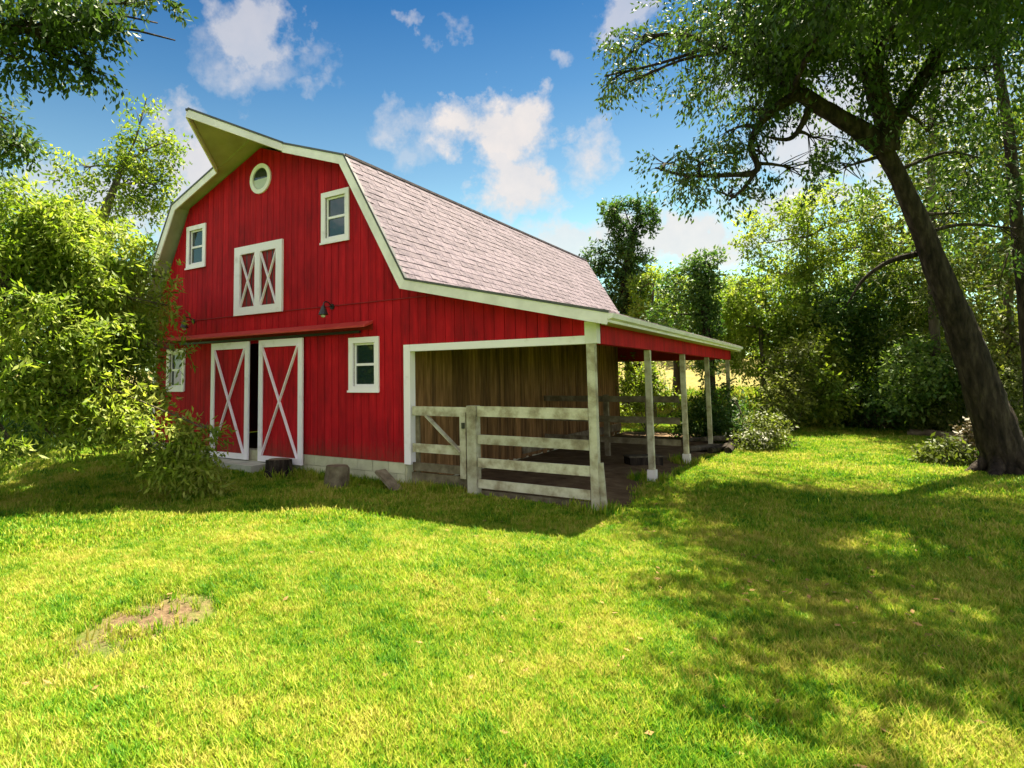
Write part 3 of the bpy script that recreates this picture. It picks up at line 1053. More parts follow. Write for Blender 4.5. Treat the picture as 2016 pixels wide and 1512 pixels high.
# ------------------------------------------------------------------ fence, gate, step, stumps
fe = thing('board_fence', 'weathered four rail board fence across the open front of the lean-to', 'fence', (7.2, 0.03, -0.48))
for i, (z0, z1) in enumerate(((0.91, 1.09), (0.44, 0.60), (0.04, 0.20), (-0.32, -0.17))):
    MB().bar((7.27, -0.02 + rng.uniform(-.006, .006), (z0 + z1) / 2 + rng.uniform(-.008, .008)), (XP - 0.14, -0.02 + rng.uniform(-.004, .004), (z0 + z1) / 2), 0.035, z1 - z0).build('rail', M['old_white'], fe)
MB().box(7.08, 7.26, -0.085, 0.09, -0.75, 1.10).build('post', M['old_white'], fe)
MB().box(7.30, XP - 0.15, 0.01, 0.05, -0.58, -0.36).build('base_board', M['grey_wood'], fe)

ga = thing('gate', 'small weathered wooden gate with a diagonal brace beside the white door trim', 'gate', (6.4, 0.0, -0.4))
MB().box(5.86, 7.06, -0.02, 0.02, 0.90, 1.07).build('rail', M['old_white'], ga)
MB().box(5.86, 7.06, -0.022, 0.02, 0.22, 0.38).build('rail', M['old_white'], ga)
MB().box(5.86, 7.06, -0.018, 0.02, -0.12, 0.03).build('rail', M['grey_wood'], ga)
MB().box(5.90, 5.99, 0.021, 0.055, -0.2, 1.06).build('stile', M['grey_wood'], ga)
MB().box(6.92, 7.04, -0.06, -0.023, -0.18, 0.98).build('stile', M['old_white'], ga)
MB().bar((6.20, -0.045, 0.90), (6.93, -0.045, 0.28), 0.03, 0.11, (0, 1, 0)).build('brace', M['old_white'], ga)
MB().box(6.98, 7.03, -0.10, -0.062, 0.70, 0.80).build('latch', M['black'], ga)

bd = props(MB().box(5.80, 7.05, 0.03, 0.08, -0.60, -0.16).build('kick_panel', M['grey_wood']), 'brown splash board on edge in the dirt below the small gate', 'board')

cf = thing('cross_fence', 'dim inner board fence crossing the lean-to from the brown wall to a post', 'fence', (7.5, 2 * PS, -0.55))
for (z0, z1) in ((0.94, 1.09), (0.42, 0.58), (-0.10, 0.05)):
    MB().box(XM + 0.1, XP - 0.13, 2 * PS - 0.06, 2 * PS - 0.025, z0, z1).build('rail', M['grey_wood'], cf)
MB().box(7.4, 7.52, 2 * PS - 0.02, 2 * PS + 0.1, -0.8, 1.12).build('post', M['grey_wood'], cf)
MB().box(8.45, 8.57, 2 * PS - 0.02, 2 * PS + 0.1, -0.8, 1.1).build('post', M['grey_wood'], cf)

st = props(MB().box(-0.35, 2.0, -0.62, 0.0, -0.6, -0.245).build('doorstep', M['concrete']), 'low pale concrete step in front of the sliding doors', 'step')


def stump(x, y, r, h, label, seed):
    r_ = random.Random(seed)
    z = float(gh(x, y))
    t = thing('stump', label, 'stump', (x, y, z), 'cut log stumps by the barn wall')
    lean = (r_.uniform(-.03, .03), r_.uniform(-.03, .03))
    MB().tube([(x, y, z - 0.1), (x, y, z + 0.06), (x + lean[0] * .5, y + lean[1] * .5, z + h * 0.5), (x + lean[0], y + lean[1], z + h)],
              [r * 1.25, r * 1.1, r, r * 0.97], 16, 0.14, r_).build('bark', M['grey_wood'] if seed == 2 else M['dark_bark'], t)
    MB().tube([(x + lean[0], y + lean[1], z + h - 0.01), (x + lean[0], y + lean[1], z + h + 0.012)], [r * 0.86, r * 0.84], 16).build('cut_face', M['grey_wood'], t)


stump(2.66, -0.42, 0.27, 0.36, 'dark brown log stump half in front of the right sliding door', 1)
stump(4.55, -0.70, 0.22, 0.44, 'grey weathered log stump standing in the grass by the foundation', 2)
pk = props(MB().bar((5.28, -0.28, -0.14), (5.78, -0.36, -0.46), 0.25, 0.06).build('plank', M['grey_wood']), 'short sloping plank lying on the grass below the white door trim', 'plank')

# heap of old boards and logs beside the last posts
for i, (a, b, r, lab) in enumerate((
        ((9.0, 8.3, .10), (10.0, 11.3, .06), 0.09, 'long dark log on the left of the heap at the far posts'),
        ((9.5, 8.6, .12), (9.9, 12.4, .14), 0.08, 'dark log lying lengthwise in the middle of the heap at the far posts'),
        ((9.2, 9.3, .32), (9.9, 11.9, .24), 0.07, 'topmost thin pole on the heap at the far posts'),
        ((9.85, 9.2, .10), (9.5, 12.9, .10), 0.10, 'stout log on the lawn side of the heap at the far posts'),
        ((8.7, 9.4, .22), (9.8, 10.3, .30), 0.06, 'pole lying slantwise across the heap at the far posts'))):
    g0, g1 = float(gh(a[0], a[1])), float(gh(b[0], b[1]))
    p, rr = smooth_path([(a[0], a[1], g0 + a[2]), ((a[0] + b[0]) / 2 + .05, (a[1] + b[1]) / 2, (g0 + g1) / 2 + (a[2] + b[2]) / 2 + .02), (b[0], b[1], g1 + b[2])], [r, r * .95, r * .8])
    o = MB().tube(p, rr, 9, 0.1, rng).build('log', M['dark_bark' if i % 2 else 'bark'], None)
    props(o, lab, 'log', 'logs heaped by the far posts')
# garden hose reel / small pale thing by the second post: a trough
tr = thing('water_trough', 'old pale water trough lying askew on the dirt near the middle posts', 'trough', (8.6, 5.2, -0.55))
MB().bar((8.35, 5.0, -0.40), (8.95, 5.5, -0.40), 0.34, 0.26).build('tub', M['dark_bark'], tr)
MB().bar((8.33, 4.98, -0.255), (8.97, 5.52, -0.255), 0.38, 0.03).build('rim', M['bark'], tr)

# ------------------------------------------------------------------ foliage
FR = np.array([[1.7, 0.6, -0.9], [-0.5, 1.9, 0.8], [0.9, -0.7, 1.8], [2.9, 1.1, 1.3], [-1.4, 2.6, -1.9], [1.2, -2.2, 3.1]])


def fnoise(P, s):
    v = np.zeros(len(P))
    for i, f in enumerate(FR):
        v += np.sin((P * s) @ f + i * 1.7 + 2.0 * np.sin((P * s) @ FR[(i + 2) % 6] * 0.5)) * (1.0 if i < 3 else 0.6)
    return v / 3.0


def leaf_mesh(name, clumps, m, size, seed, per=9, spread=0.35, droop=0.15, gap=0.0, freq=1.0, shell=0.55, tshift=0.0, aspect=0.45):
    """clumps: (x, y, z, rx, ry, rz, twigs). Each twig carries `per` leaf quads."""
    rs = np.random.RandomState(seed)
    LV, LT = [], []
    twigs = []
    for ci, (x, y, z, rx, ry, rz, n) in enumerate(clumps):
        n = int(n)
        d = rs.normal(size=(n * 3, 3))
        d /= np.linalg.norm(d, axis=1)[:, None]
        rad = rs.uniform(0.02, 1, n * 3) ** (1 / 2.6)
        rad = shell * rad + (1 - shell) * rad ** 0.5
        # uneven outline: the reach varies with direction
        reach = 1 + 0.32 * fnoise(d * 2.2 + ci * 3.1, 1.0)
        P = d * (rad * reach)[:, None] * np.array([rx, ry, rz]) + np.array([x, y, z])
        keep = fnoise(P, freq) > gap - 0.0
        P, d2 = P[keep][:n], d[keep][:n]
        dirs = d2 * np.array([1, 1, 0.7]) + rs.normal(size=P.shape) * 0.45 + np.array([0, 0, -droop])
        dirs /= np.linalg.norm(dirs, axis=1)[:, None]
        k = len(P)
        tb = np.clip(0.42 + 0.22 * fnoise(P, freq * 0.8) + rs.normal(size=k) * 0.10 + tshift, 0, 1)
        t = np.tile(np.linspace(0.05, 1, per), k)
        base = np.repeat(P, per, 0) + np.repeat(dirs, per, 0) * (t * spread)[:, None]
        base[:, 2] -= (t ** 2) * spread * droop
        base += rs.normal(size=base.shape) * spread * 0.13
        DD = np.repeat(dirs, per, 0)
        side = rs.normal(size=base.shape)
        side -= (side * DD).sum(1)[:, None] * DD
        side /= np.linalg.norm(side, axis=1)[:, None] + 1e-9
        ax = DD * 0.5 + side * 0.8 + np.array([0, 0, -droop * 1.5])
        ax /= np.linalg.norm(ax, axis=1)[:, None]
        wv = np.cross(ax, rs.normal(size=base.shape) * 0.6 + np.array([0, 0, 1.0]))
        wv /= np.linalg.norm(wv, axis=1)[:, None] + 1e-9
        s = size * rs.uniform(0.6, 1.25, len(base))[:, None]
        nrm = np.cross(ax, wv)
        v0 = base
        v1 = base + ax * s * 0.45 + wv * s * aspect / 2 + nrm * s * 0.06
        v2 = base + ax * s
        v3 = base + ax * s * 0.45 - wv * s * aspect / 2 + nrm * s * 0.06
        LV.append(np.stack([v0, v1, v2, v3], 1).reshape(-1, 3))
        LT.append(np.clip(np.repeat(tb, per) + rs.normal(size=len(base)) * 0.13, 0, 1))
        twigs.append(P)
    V = np.concatenate(LV)
    Q = np.arange(len(V)).reshape(-1, 4)
    return np_mesh(name, V, Q, m, np.concatenate(LT)), twigs


TRI = 0


def foliage(name, clumps, mkey, size, seed, parent, **kw):
    global TRI
    me, tw = leaf_mesh(name, clumps, M[mkey], size, seed, **kw)
    TRI += len(me.polygons) * 2
    return link(name, me, parent), tw


def limbs(name, parent, joints, clumps, tw, m, r0, seed, sub=7, seg=6):
    """limbs from the nearest trunk joint to every clump, and thin branches on to its twigs"""
    r_ = random.Random(seed)
    mb = MB()
    for c, P in zip(clumps, tw):
        ctr = Vector(c[:3])
        cand = [j for j in joints if j.z < ctr.z + 0.3] or joints
        j = min(cand, key=lambda q_: (q_ - ctr).length + abs(q_.z - ctr.z) * 0.3)
        mid = j.lerp(ctr, 0.5) + Vector((r_.uniform(-.2, .2), r_.uniform(-.2, .2), r_.uniform(-0.05, 0.3))) * (ctr - j).length * 0.4
        p, r = smooth_path([j, mid, ctr], [r0, r0 * 0.7, r0 * 0.4], 3)
        mb.tube(p, r, seg)
        if len(P):
            for k in range(sub):
                e = Vector(P[r_.randrange(len(P))])
                s = mid.lerp(ctr, r_.uniform(0.3, 1))
                if (s - e).length > 1.1:
                    s = ctr.lerp(e, 0.35)
                if (s - e).length > 1.6:
                    continue
                mb.tube([s, s.lerp(e, 0.5) + Vector((0, 0, r_.uniform(-.05, .12))), e], [r0 * 0.28, r0 * 0.2, r0 * 0.08], 4)
    return mb.build(name, m, parent, True)


def tree(name, label, cat, trunk, rad, clumps, mkey, size, seed, group=None, bark='bark', r0=0.06, extra=None, sub=6, **kw):
    base = trunk[0]
    t = thing(name, label, cat, tuple(base), group)
    p, r = smooth_path(trunk, rad, 4)
    rr = random.Random(seed)
    MB().tube(p, r, 12, 0.10, rr).build('trunk', M[bark], t, True)
    cr, tw = foliage('crown', clumps, mkey, size, seed, t, **kw)
    limbs('limb', t, [q_ for q_ in p[len(p) // 3:]], clumps, tw, M[bark], r0, seed, sub)
    if extra:
        for (ex_clumps, ekey, es, ename) in extra:
            foliage(ename, ex_clumps, ekey, es, seed + 50, t, **kw)
    return t


def g3(x, y, dz=0.0):
    return (x, y, float(gh(x, y)) + dz)


big = thing('shade_tree', 'big dark leaning shade tree rising at the right edge, its limbs hanging over the lawn', 'tree', (15.38, 8.43, -0.58))
JT = []
p_, r_l = smooth_path([(15.38, 8.43, -0.59), (15.31, 8.44, -0.22), (15.16, 8.36, 0.53), (14.95, 8.19, 1.51), (14.73, 8.01, 2.50), (14.48, 7.74, 3.38), (14.17, 7.47, 4.60), (13.81, 7.10, 5.76), (13.54, 6.82, 6.46)], [0.5, 0.41, 0.36, 0.32, 0.28, 0.24, 0.2, 0.17, 0.16], 9)
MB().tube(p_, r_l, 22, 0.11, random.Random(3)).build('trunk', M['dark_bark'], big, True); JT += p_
p_, r_l = smooth_path([(13.54, 6.82, 6.46), (13.13, 6.53, 6.87), (12.70, 6.24, 7.22), (12.09, 5.83, 7.75), (11.46, 5.60, 8.53), (10.80, 5.33, 8.86), (10.03, 5.01, 9.34), (9.21, 4.74, 9.49)], [0.22, 0.19, 0.17, 0.15, 0.1, 0.07, 0.05, 0.03], 9)
MB().tube(p_, r_l, 22, 0.11, random.Random(3)).build('limb', M['dark_bark'], big, True); JT += p_
p_, r_l = smooth_path([(12.13, 5.83, 7.70), (11.65, 5.61, 7.38), (11.32, 5.49, 7.02), (11.18, 5.37, 6.56), (11.27, 5.38, 6.03), (10.70, 5.12, 5.96), (9.92, 4.89, 6.06), (9.32, 4.66, 6.29)], [0.14, 0.1, 0.075, 0.065, 0.06, 0.05, 0.035, 0.02], 9)
MB().tube(p_, r_l, 22, 0.11, random.Random(3)).build('limb', M['dark_bark'], big, True); JT += p_
p_, r_l = smooth_path([(11.27, 5.38, 6.03), (11.01, 5.35, 5.68), (10.70, 5.32, 5.44)], [0.05, 0.035, 0.02], 9)
MB().tube(p_, r_l, 22, 0.11, random.Random(3)).build('limb', M['dark_bark'], big, True); JT += p_
p_, r_l = smooth_path([(13.60, 6.81, 6.34), (13.60, 6.61, 7.06), (13.42, 6.22, 7.96), (13.60, 5.81, 8.60), (13.93, 5.38, 9.11), (14.04, 4.77, 9.73)], [0.22, 0.2, 0.18, 0.15, 0.12, 0.08], 9)
MB().tube(p_, r_l, 22, 0.11, random.Random(3)).build('limb', M['dark_bark'], big, True); JT += p_
p_, r_l = smooth_path([(14.06, 7.78, 4.22), (13.55, 7.62, 4.08), (13.07, 7.54, 3.72), (12.73, 7.44, 3.16)], [0.07, 0.05, 0.035, 0.015], 9)
MB().tube(p_, r_l, 22, 0.11, random.Random(3)).build('limb', M['dark_bark'], big, True); JT += p_
p_, r_l = smooth_path([(12.35, 6.04, 7.52), (11.94, 5.83, 6.75), (11.38, 5.59, 6.83)], [0.07, 0.05, 0.02], 9)
MB().tube(p_, r_l, 22, 0.11, random.Random(3)).build('limb', M['dark_bark'], big, True); JT += p_
p_, r_l = smooth_path([(16.67, 13.28, -0.40), (16.70, 13.28, 1.48), (16.63, 12.88, 3.91), (16.51, 12.29, 6.00), (16.42, 11.80, 7.91), (16.23, 11.33, 9.81), (16.17, 10.73, 11.69)], [0.19, 0.17, 0.15, 0.13, 0.11, 0.09, 0.07], 9)
MB().tube(p_, r_l, 22, 0.11, random.Random(3)).build('limb', M['dark_bark'], big, True); JT += p_
p_, r_l = smooth_path([(13.57, 6.81, 6.68), (14.16, 7.07, 7.64), (14.67, 7.32, 8.61), (15.09, 7.46, 9.79)], [0.18, 0.14, 0.11, 0.08], 9)
MB().tube(p_, r_l, 22, 0.11, random.Random(3)).build('limb', M['dark_bark'], big, True); JT += p_
BIGC = [(8.60, 4.94, 9.16, 0.61, 0.61, 0.55, 35),
    (9.06, 5.06, 9.57, 0.85, 0.85, 0.73, 75),
    (9.88, 5.24, 9.50, 0.95, 0.95, 0.77, 85),
    (10.70, 5.47, 9.32, 1.04, 1.04, 0.87, 110),
    (11.58, 5.76, 9.16, 1.02, 1.02, 0.91, 120),
    (11.13, 5.72, 8.21, 0.92, 0.92, 0.40, 55),
    (12.43, 5.99, 9.09, 1.11, 1.11, 1.00, 140),
    (12.10, 5.98, 8.15, 0.90, 0.90, 0.67, 75),
    (13.13, 6.38, 8.46, 0.99, 0.99, 1.32, 150),
    (13.86, 6.54, 8.86, 1.19, 1.19, 1.19, 150),
    (14.66, 6.66, 8.31, 1.15, 1.15, 1.36, 160),
    (15.41, 6.75, 7.68, 1.01, 1.01, 1.52, 170),
    (11.19, 5.83, 7.58, 0.69, 0.69, 0.46, 55),
    (10.67, 5.67, 7.13, 0.64, 0.64, 0.58, 60),
    (11.35, 5.74, 6.52, 0.62, 0.62, 0.45, 40),
    (10.16, 5.39, 6.44, 0.93, 0.93, 0.33, 75),
    (9.44, 5.15, 6.50, 0.53, 0.53, 0.35, 40),
    (10.62, 5.56, 5.63, 0.52, 0.52, 0.29, 35),
    (9.82, 5.33, 6.02, 0.82, 0.82, 0.21, 25),
    (12.30, 6.19, 6.78, 0.67, 0.67, 0.56, 45),
    (11.89, 6.18, 6.18, 0.68, 0.68, 0.45, 30),
    (12.82, 6.79, 6.16, 0.62, 0.62, 0.68, 45),
    (13.24, 6.58, 7.25, 0.66, 0.66, 0.66, 50),
    (14.45, 7.89, 6.94, 0.91, 0.91, 0.91, 100),
    (15.38, 8.78, 6.42, 0.92, 0.92, 1.26, 120),
    (14.88, 8.85, 5.24, 0.70, 0.70, 1.05, 70),
    (15.84, 8.71, 4.71, 0.78, 0.78, 1.33, 100),
    (8.78, 4.89, 8.57, 0.54, 0.54, 0.30, 20),
    (8.26, 4.63, 8.75, 0.27, 0.27, 0.36, 11)]
BIGR = Vector(JT[0])
roots(M['dark_bark'], (BIGR.x, BIGR.y, float(gh(BIGR.x, BIGR.y))), 0.46, 4, big)
OVER = [(13.0, 1.8, 8.3, 1.6, 1.5, 1.0, 380), (14.2, 1.6, 8.4, 2.2, 2.0, 1.3, 1200), (16.2, 3.0, 8.6, 2.4, 2.4, 1.6, 1100), (14.0, 5.0, 9.6, 2.8, 2.2, 1.6, 1300), (12.2, 4.4, 9.2, 1.9, 1.6, 1.2, 850), (15.5, 6.5, 9.8, 2.6, 2.0, 1.4, 800), (12.6, 7.0, 9.4, 1.6, 1.2, .9, 380), (17.0, 7.5, 9.5, 3, 3, 2, 350), (13.6, -0.6, 7.6, 1.6, 1.0, 0.7, 380), (15.4, -0.4, 7.8, 1.6, 1.3, 0.9, 420), (18.5, 1, 8, 2.5, 2.5, 1.8, 250), (12.5, 8.3, 9.4, 2.4, 2, 1.4, 250), (11.2, 6.0, 8.6, 1.6, 1.6, .9, 160)]
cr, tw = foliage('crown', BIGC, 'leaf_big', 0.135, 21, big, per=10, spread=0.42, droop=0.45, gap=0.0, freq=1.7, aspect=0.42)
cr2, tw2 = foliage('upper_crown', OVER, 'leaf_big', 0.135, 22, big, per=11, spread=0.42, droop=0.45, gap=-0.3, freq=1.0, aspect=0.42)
limbs('upper_branch', big, JT[40:], OVER, tw2, M['dark_bark'], 0.06, 6, 9)
limbs('branch', big, JT[22:], BIGC, tw, M['dark_bark'], 0.05, 5, 12)
tree('leafy_tree', 'tall pale trunked tree just behind the big leaning tree, thin olive foliage', 'tree', [(15.14, 18.53, -0.68), (15.24, 18.52, 1.84), (15.47, 18.50, 7.83), (15.95, 18.44, 13.90)], [0.21, 0.16, 0.13, 0.06], [(15.29, 18.51, 5.46, 1.27, 1.27, 1.99, 150),
    (16.04, 18.43, 8.81, 1.61, 1.61, 1.97, 220),
    (15.22, 18.52, 11.48, 1.67, 1.67, 1.67, 150),
    (16.62, 18.35, 11.77, 1.60, 1.60, 1.60, 180),
    (15.97, 19.45, 3.67, 1.65, 1.65, 1.83, 280),
    (14.73, 19.06, 7.52, 1.13, 1.13, 1.32, 110)], 'leaf_olive', 0.200, 31, group='trees beyond the barn', bark='bark', r0=0.050, spread=0.6, per=9, gap=-0.2, freq=0.9)
tree('ivy_covered_tree', 'tall ivy covered snag with a forked top above the barn roof', 'tree', [(4.03, 20.43, -0.16), (4.20, 20.48, 2.10), (3.97, 20.41, 5.39), (4.43, 20.54, 8.69)], [0.48, 0.37, 0.29, 0.15], [(4.19, 20.48, 8.33, 0.42, 0.42, 0.87, 170),
    (4.24, 20.49, 7.06, 0.60, 0.60, 0.99, 260),
    (4.10, 20.45, 5.69, 0.84, 0.84, 1.12, 420),
    (3.65, 20.32, 8.76, 0.23, 0.23, 1.13, 90),
    (3.41, 20.25, 9.81, 0.40, 0.40, 0.56, 70),
    (4.10, 20.45, 9.81, 0.70, 0.70, 0.40, 110),
    (4.96, 20.68, 9.64, 0.60, 0.60, 0.50, 120),
    (5.16, 20.73, 8.99, 0.35, 0.35, 0.40, 50),
    (2.84, 20.06, 7.67, 0.66, 0.66, 0.56, 100),
    (2.52, 19.95, 7.06, 0.51, 0.51, 0.46, 60),
    (2.96, 20.10, 6.52, 0.65, 0.65, 0.75, 140),
    (3.81, 20.37, 4.59, 1.49, 1.49, 1.12, 420),
    (4.97, 20.69, 7.38, 0.30, 0.30, 0.35, 24)], 'leaf_dark', 0.190, 32, group='trees beyond the barn', bark='dark_bark', r0=0.050, spread=0.28, per=8, gap=-0.6, freq=1.2)
tree('leafy_tree', 'bright yellow green sapling in front of the ivy covered snag', 'tree', [(5.52, 18.76, -0.45), (5.58, 18.78, 2.05), (5.57, 18.77, 3.88), (5.72, 18.81, 5.71)], [0.12, 0.09, 0.07, 0.04], [(5.48, 18.75, 5.73, 0.55, 0.55, 0.64, 120),
    (5.86, 18.84, 4.78, 0.77, 0.77, 0.73, 180),
    (5.28, 18.70, 4.23, 0.57, 0.57, 0.57, 100)], 'leaf_yellow', 0.170, 33, group='trees beyond the barn', bark='bark', r0=0.050, spread=0.35, tshift=0.1, per=9, gap=-0.2, freq=0.9)
tree('ivy_covered_tree', 'narrow ivy wrapped trunk with a bushy crown, above the end of the lean-to roof', 'tree', [(8.03, 17.25, -0.58), (8.13, 17.27, 1.98), (8.05, 17.25, 4.04), (8.31, 17.30, 6.10)], [0.24, 0.18, 0.15, 0.07], [(8.18, 17.28, 6.11, 0.62, 0.62, 0.52, 160),
    (8.18, 17.28, 5.07, 0.37, 0.37, 0.83, 170),
    (8.12, 17.27, 3.83, 0.35, 0.35, 0.93, 190),
    (8.02, 17.25, 2.39, 0.41, 0.41, 0.82, 160),
    (7.31, 17.12, 5.34, 0.84, 0.84, 0.84, 200),
    (6.88, 17.03, 4.10, 0.95, 0.95, 0.95, 220),
    (8.90, 17.39, 5.63, 0.45, 0.45, 0.37, 30)], 'leaf_dark', 0.180, 34, group='trees beyond the barn', bark='dark_bark', r0=0.050, spread=0.3, per=8, gap=-0.5, freq=1.2, tshift=0.12)
tree('leafy_tree', 'mid green tree over the far end of the lean-to roof', 'tree', [(5.58, 22.88, 0.40), (5.69, 22.91, 2.10), (5.62, 22.89, 4.41), (5.87, 22.95, 6.72)], [0.23, 0.18, 0.14, 0.07], [(5.55, 22.88, 6.22, 1.29, 1.29, 1.29, 220),
    (6.67, 23.10, 5.37, 1.27, 1.27, 1.52, 240),
    (5.00, 22.75, 4.18, 1.55, 1.55, 1.29, 240),
    (6.82, 23.13, 3.59, 1.51, 1.51, 1.26, 240),
    (7.78, 23.29, 5.05, 1.25, 1.25, 1.50, 200)], 'leaf_mid', 0.220, 35, group='trees beyond the barn', bark='bark', r0=0.050, spread=0.5, tshift=0.12, per=9, gap=-0.2, freq=0.9)
tree('vine_covered_tree', 'low tree smothered by yellow green vines in the middle of the wood edge', 'tree', [(9.62, 20.49, -0.23), (9.70, 20.50, 1.98), (9.68, 20.50, 3.30), (9.83, 20.51, 4.62)], [0.13, 0.10, 0.08, 0.04], [(9.22, 20.45, 4.89, 1.56, 1.56, 0.78, 330),
    (10.54, 20.57, 4.35, 1.52, 1.52, 0.98, 360),
    (8.58, 20.37, 3.80, 1.12, 1.12, 1.12, 260),
    (9.71, 20.50, 2.86, 1.76, 1.76, 1.21, 420),
    (11.40, 20.62, 3.22, 1.28, 1.28, 1.28, 320),
    (10.77, 20.59, 1.53, 1.50, 1.50, 1.07, 300)], 'leaf_yellow', 0.190, 36, group='trees beyond the barn', bark='bark', r0=0.050, spread=0.5, tshift=0.02, per=9, gap=-0.1, freq=1.4)
tree('leafy_tree', 'tall loose dark green tree whose top reaches under the overhanging limb', 'tree', [(11.24, 21.61, -0.23), (11.31, 21.61, 1.96), (11.42, 21.62, 5.16), (11.64, 21.63, 8.38)], [0.09, 0.07, 0.05, 0.03], [(10.67, 21.58, 8.53, 1.36, 1.36, 0.91, 200),
    (12.20, 21.64, 8.74, 1.76, 1.76, 0.77, 260),
    (13.59, 21.63, 8.07, 1.27, 1.27, 1.06, 220),
    (11.37, 21.62, 7.07, 1.78, 1.78, 1.11, 280),
    (9.83, 21.52, 7.49, 1.03, 1.03, 0.69, 80),
    (12.97, 21.64, 6.42, 1.50, 1.50, 1.07, 260),
    (11.84, 21.63, 5.45, 1.75, 1.75, 0.99, 240),
    (10.35, 21.56, 6.05, 1.13, 1.13, 0.79, 120),
    (14.53, 21.58, 6.85, 1.03, 1.03, 1.03, 120)], 'leaf_mid', 0.180, 37, group='trees beyond the barn', bark='bark', r0=0.050, spread=0.5, tshift=0.1, per=9, gap=-0.05, freq=1.3)
tree('leafy_tree', 'round dark crowned tree beyond the end of the lawn', 'tree', [(13.62, 21.63, -0.68), (13.69, 21.62, 1.91), (13.70, 21.62, 3.27), (13.85, 21.62, 4.62)], [0.12, 0.09, 0.07, 0.04], [(13.52, 20.63, 4.34, 1.53, 1.53, 1.02, 420),
    (13.94, 20.61, 3.10, 1.20, 1.20, 1.00, 300),
    (12.64, 20.64, 3.58, 1.04, 1.04, 0.93, 220),
    (13.25, 20.64, 2.32, 1.22, 1.22, 0.81, 220)], 'leaf_dark', 0.190, 38, group='trees beyond the barn', bark='bark', r0=0.050, spread=0.45, tshift=0.15, per=9, gap=-0.2, freq=0.9)
tree('leafy_tree', 'bright tree leaning on the left side of the big trunk', 'tree', [(15.21, 20.53, -0.68), (15.28, 20.52, 1.86), (15.31, 20.52, 3.41), (15.46, 20.51, 4.96)], [0.10, 0.08, 0.06, 0.03], [(14.99, 20.55, 5.01, 1.08, 1.08, 1.57, 260),
    (15.49, 20.50, 3.40, 0.87, 0.87, 1.35, 240),
    (14.68, 20.57, 2.27, 1.18, 1.18, 1.18, 280),
    (15.68, 20.48, 1.66, 0.95, 0.95, 1.14, 240),
    (14.14, 20.60, 1.10, 1.19, 1.19, 0.89, 220)], 'leaf_yellow', 0.170, 39, group='trees beyond the barn', bark='bark', r0=0.050, spread=0.5, tshift=-0.1, per=9, gap=-0.2, freq=0.9)
tree('leafy_tree', 'dense dark green tree low behind the lawn, left of the big trunk', 'tree', [(15.45, 21.51, -0.68), (15.52, 21.51, 1.87), (15.48, 21.51, 2.27), (15.57, 21.50, 2.66)], [0.12, 0.09, 0.07, 0.04], [(14.99, 17.54, 1.84, 1.04, 1.04, 1.04, 320),
    (15.59, 17.48, 0.98, 0.85, 0.85, 0.85, 240),
    (14.26, 17.59, 0.97, 1.06, 1.06, 0.80, 260)], 'leaf_dark', 0.190, 40, group='trees beyond the barn', bark='bark', r0=0.050, spread=0.45, tshift=0.15, per=9, gap=-0.2, freq=0.9)
tree('leafy_tree', 'mid green tree at the wood edge behind the white blossoming bush', 'tree', [(11.24, 21.61, -0.23), (11.32, 21.62, 1.96), (11.26, 21.61, 2.29), (11.35, 21.62, 2.62)], [0.11, 0.09, 0.07, 0.04], [(11.58, 18.62, 1.92, 1.38, 1.38, 1.18, 380),
    (10.84, 18.59, 0.54, 1.20, 1.20, 0.70, 200),
    (12.35, 18.64, 0.94, 1.16, 1.16, 0.87, 240),
    (11.17, 19.61, 1.33, 0.72, 0.72, 0.93, 160)], 'leaf_mid', 0.190, 41, group='trees beyond the barn', bark='bark', r0=0.050, spread=0.5, tshift=0.12, per=9, gap=-0.2, freq=0.9)
tree('leafy_tree', 'olive tree right of the big trunk at the right edge', 'tree', [(16.93, 17.29, -0.68), (17.02, 17.28, 1.79), (17.02, 17.28, 3.58), (17.24, 17.24, 5.37)], [0.21, 0.16, 0.13, 0.06], [(16.71, 16.82, 4.38, 1.14, 1.14, 1.46, 220),
    (17.07, 16.26, 2.40, 0.93, 0.93, 1.40, 260),
    (16.48, 17.36, 1.47, 0.99, 0.99, 1.16, 240),
    (17.57, 16.17, 5.15, 1.08, 1.08, 1.85, 200),
    (16.80, 17.31, 0.01, 0.81, 0.81, 0.81, 200),
    (17.30, 15.20, 0.60, 0.87, 0.87, 1.31, 250)], 'leaf_olive', 0.180, 42, group='trees beyond the barn', bark='bark', r0=0.050, spread=0.5, tshift=0.1, per=9, gap=-0.2, freq=0.9)
tree('leafy_tree', 'tall back row tree high between the two ivy wrapped trees', 'tree', [(7.35, 32.31, 2.61), (7.48, 32.33, 2.17), (7.41, 32.32, 4.67), (7.71, 32.36, 7.17)], [0.28, 0.22, 0.17, 0.09], [(7.01, 32.27, 5.64, 2.52, 2.52, 1.89, 260),
    (9.23, 32.51, 6.42, 2.76, 2.76, 1.84, 300),
    (5.27, 32.00, 4.78, 2.25, 2.25, 1.60, 220),
    (3.77, 31.70, 3.54, 1.95, 1.95, 1.30, 160)], 'leaf_mid', 0.280, 43, group='trees beyond the barn', bark='bark', r0=0.050, spread=0.7, tshift=0.1, per=9, gap=-0.2, freq=0.9)
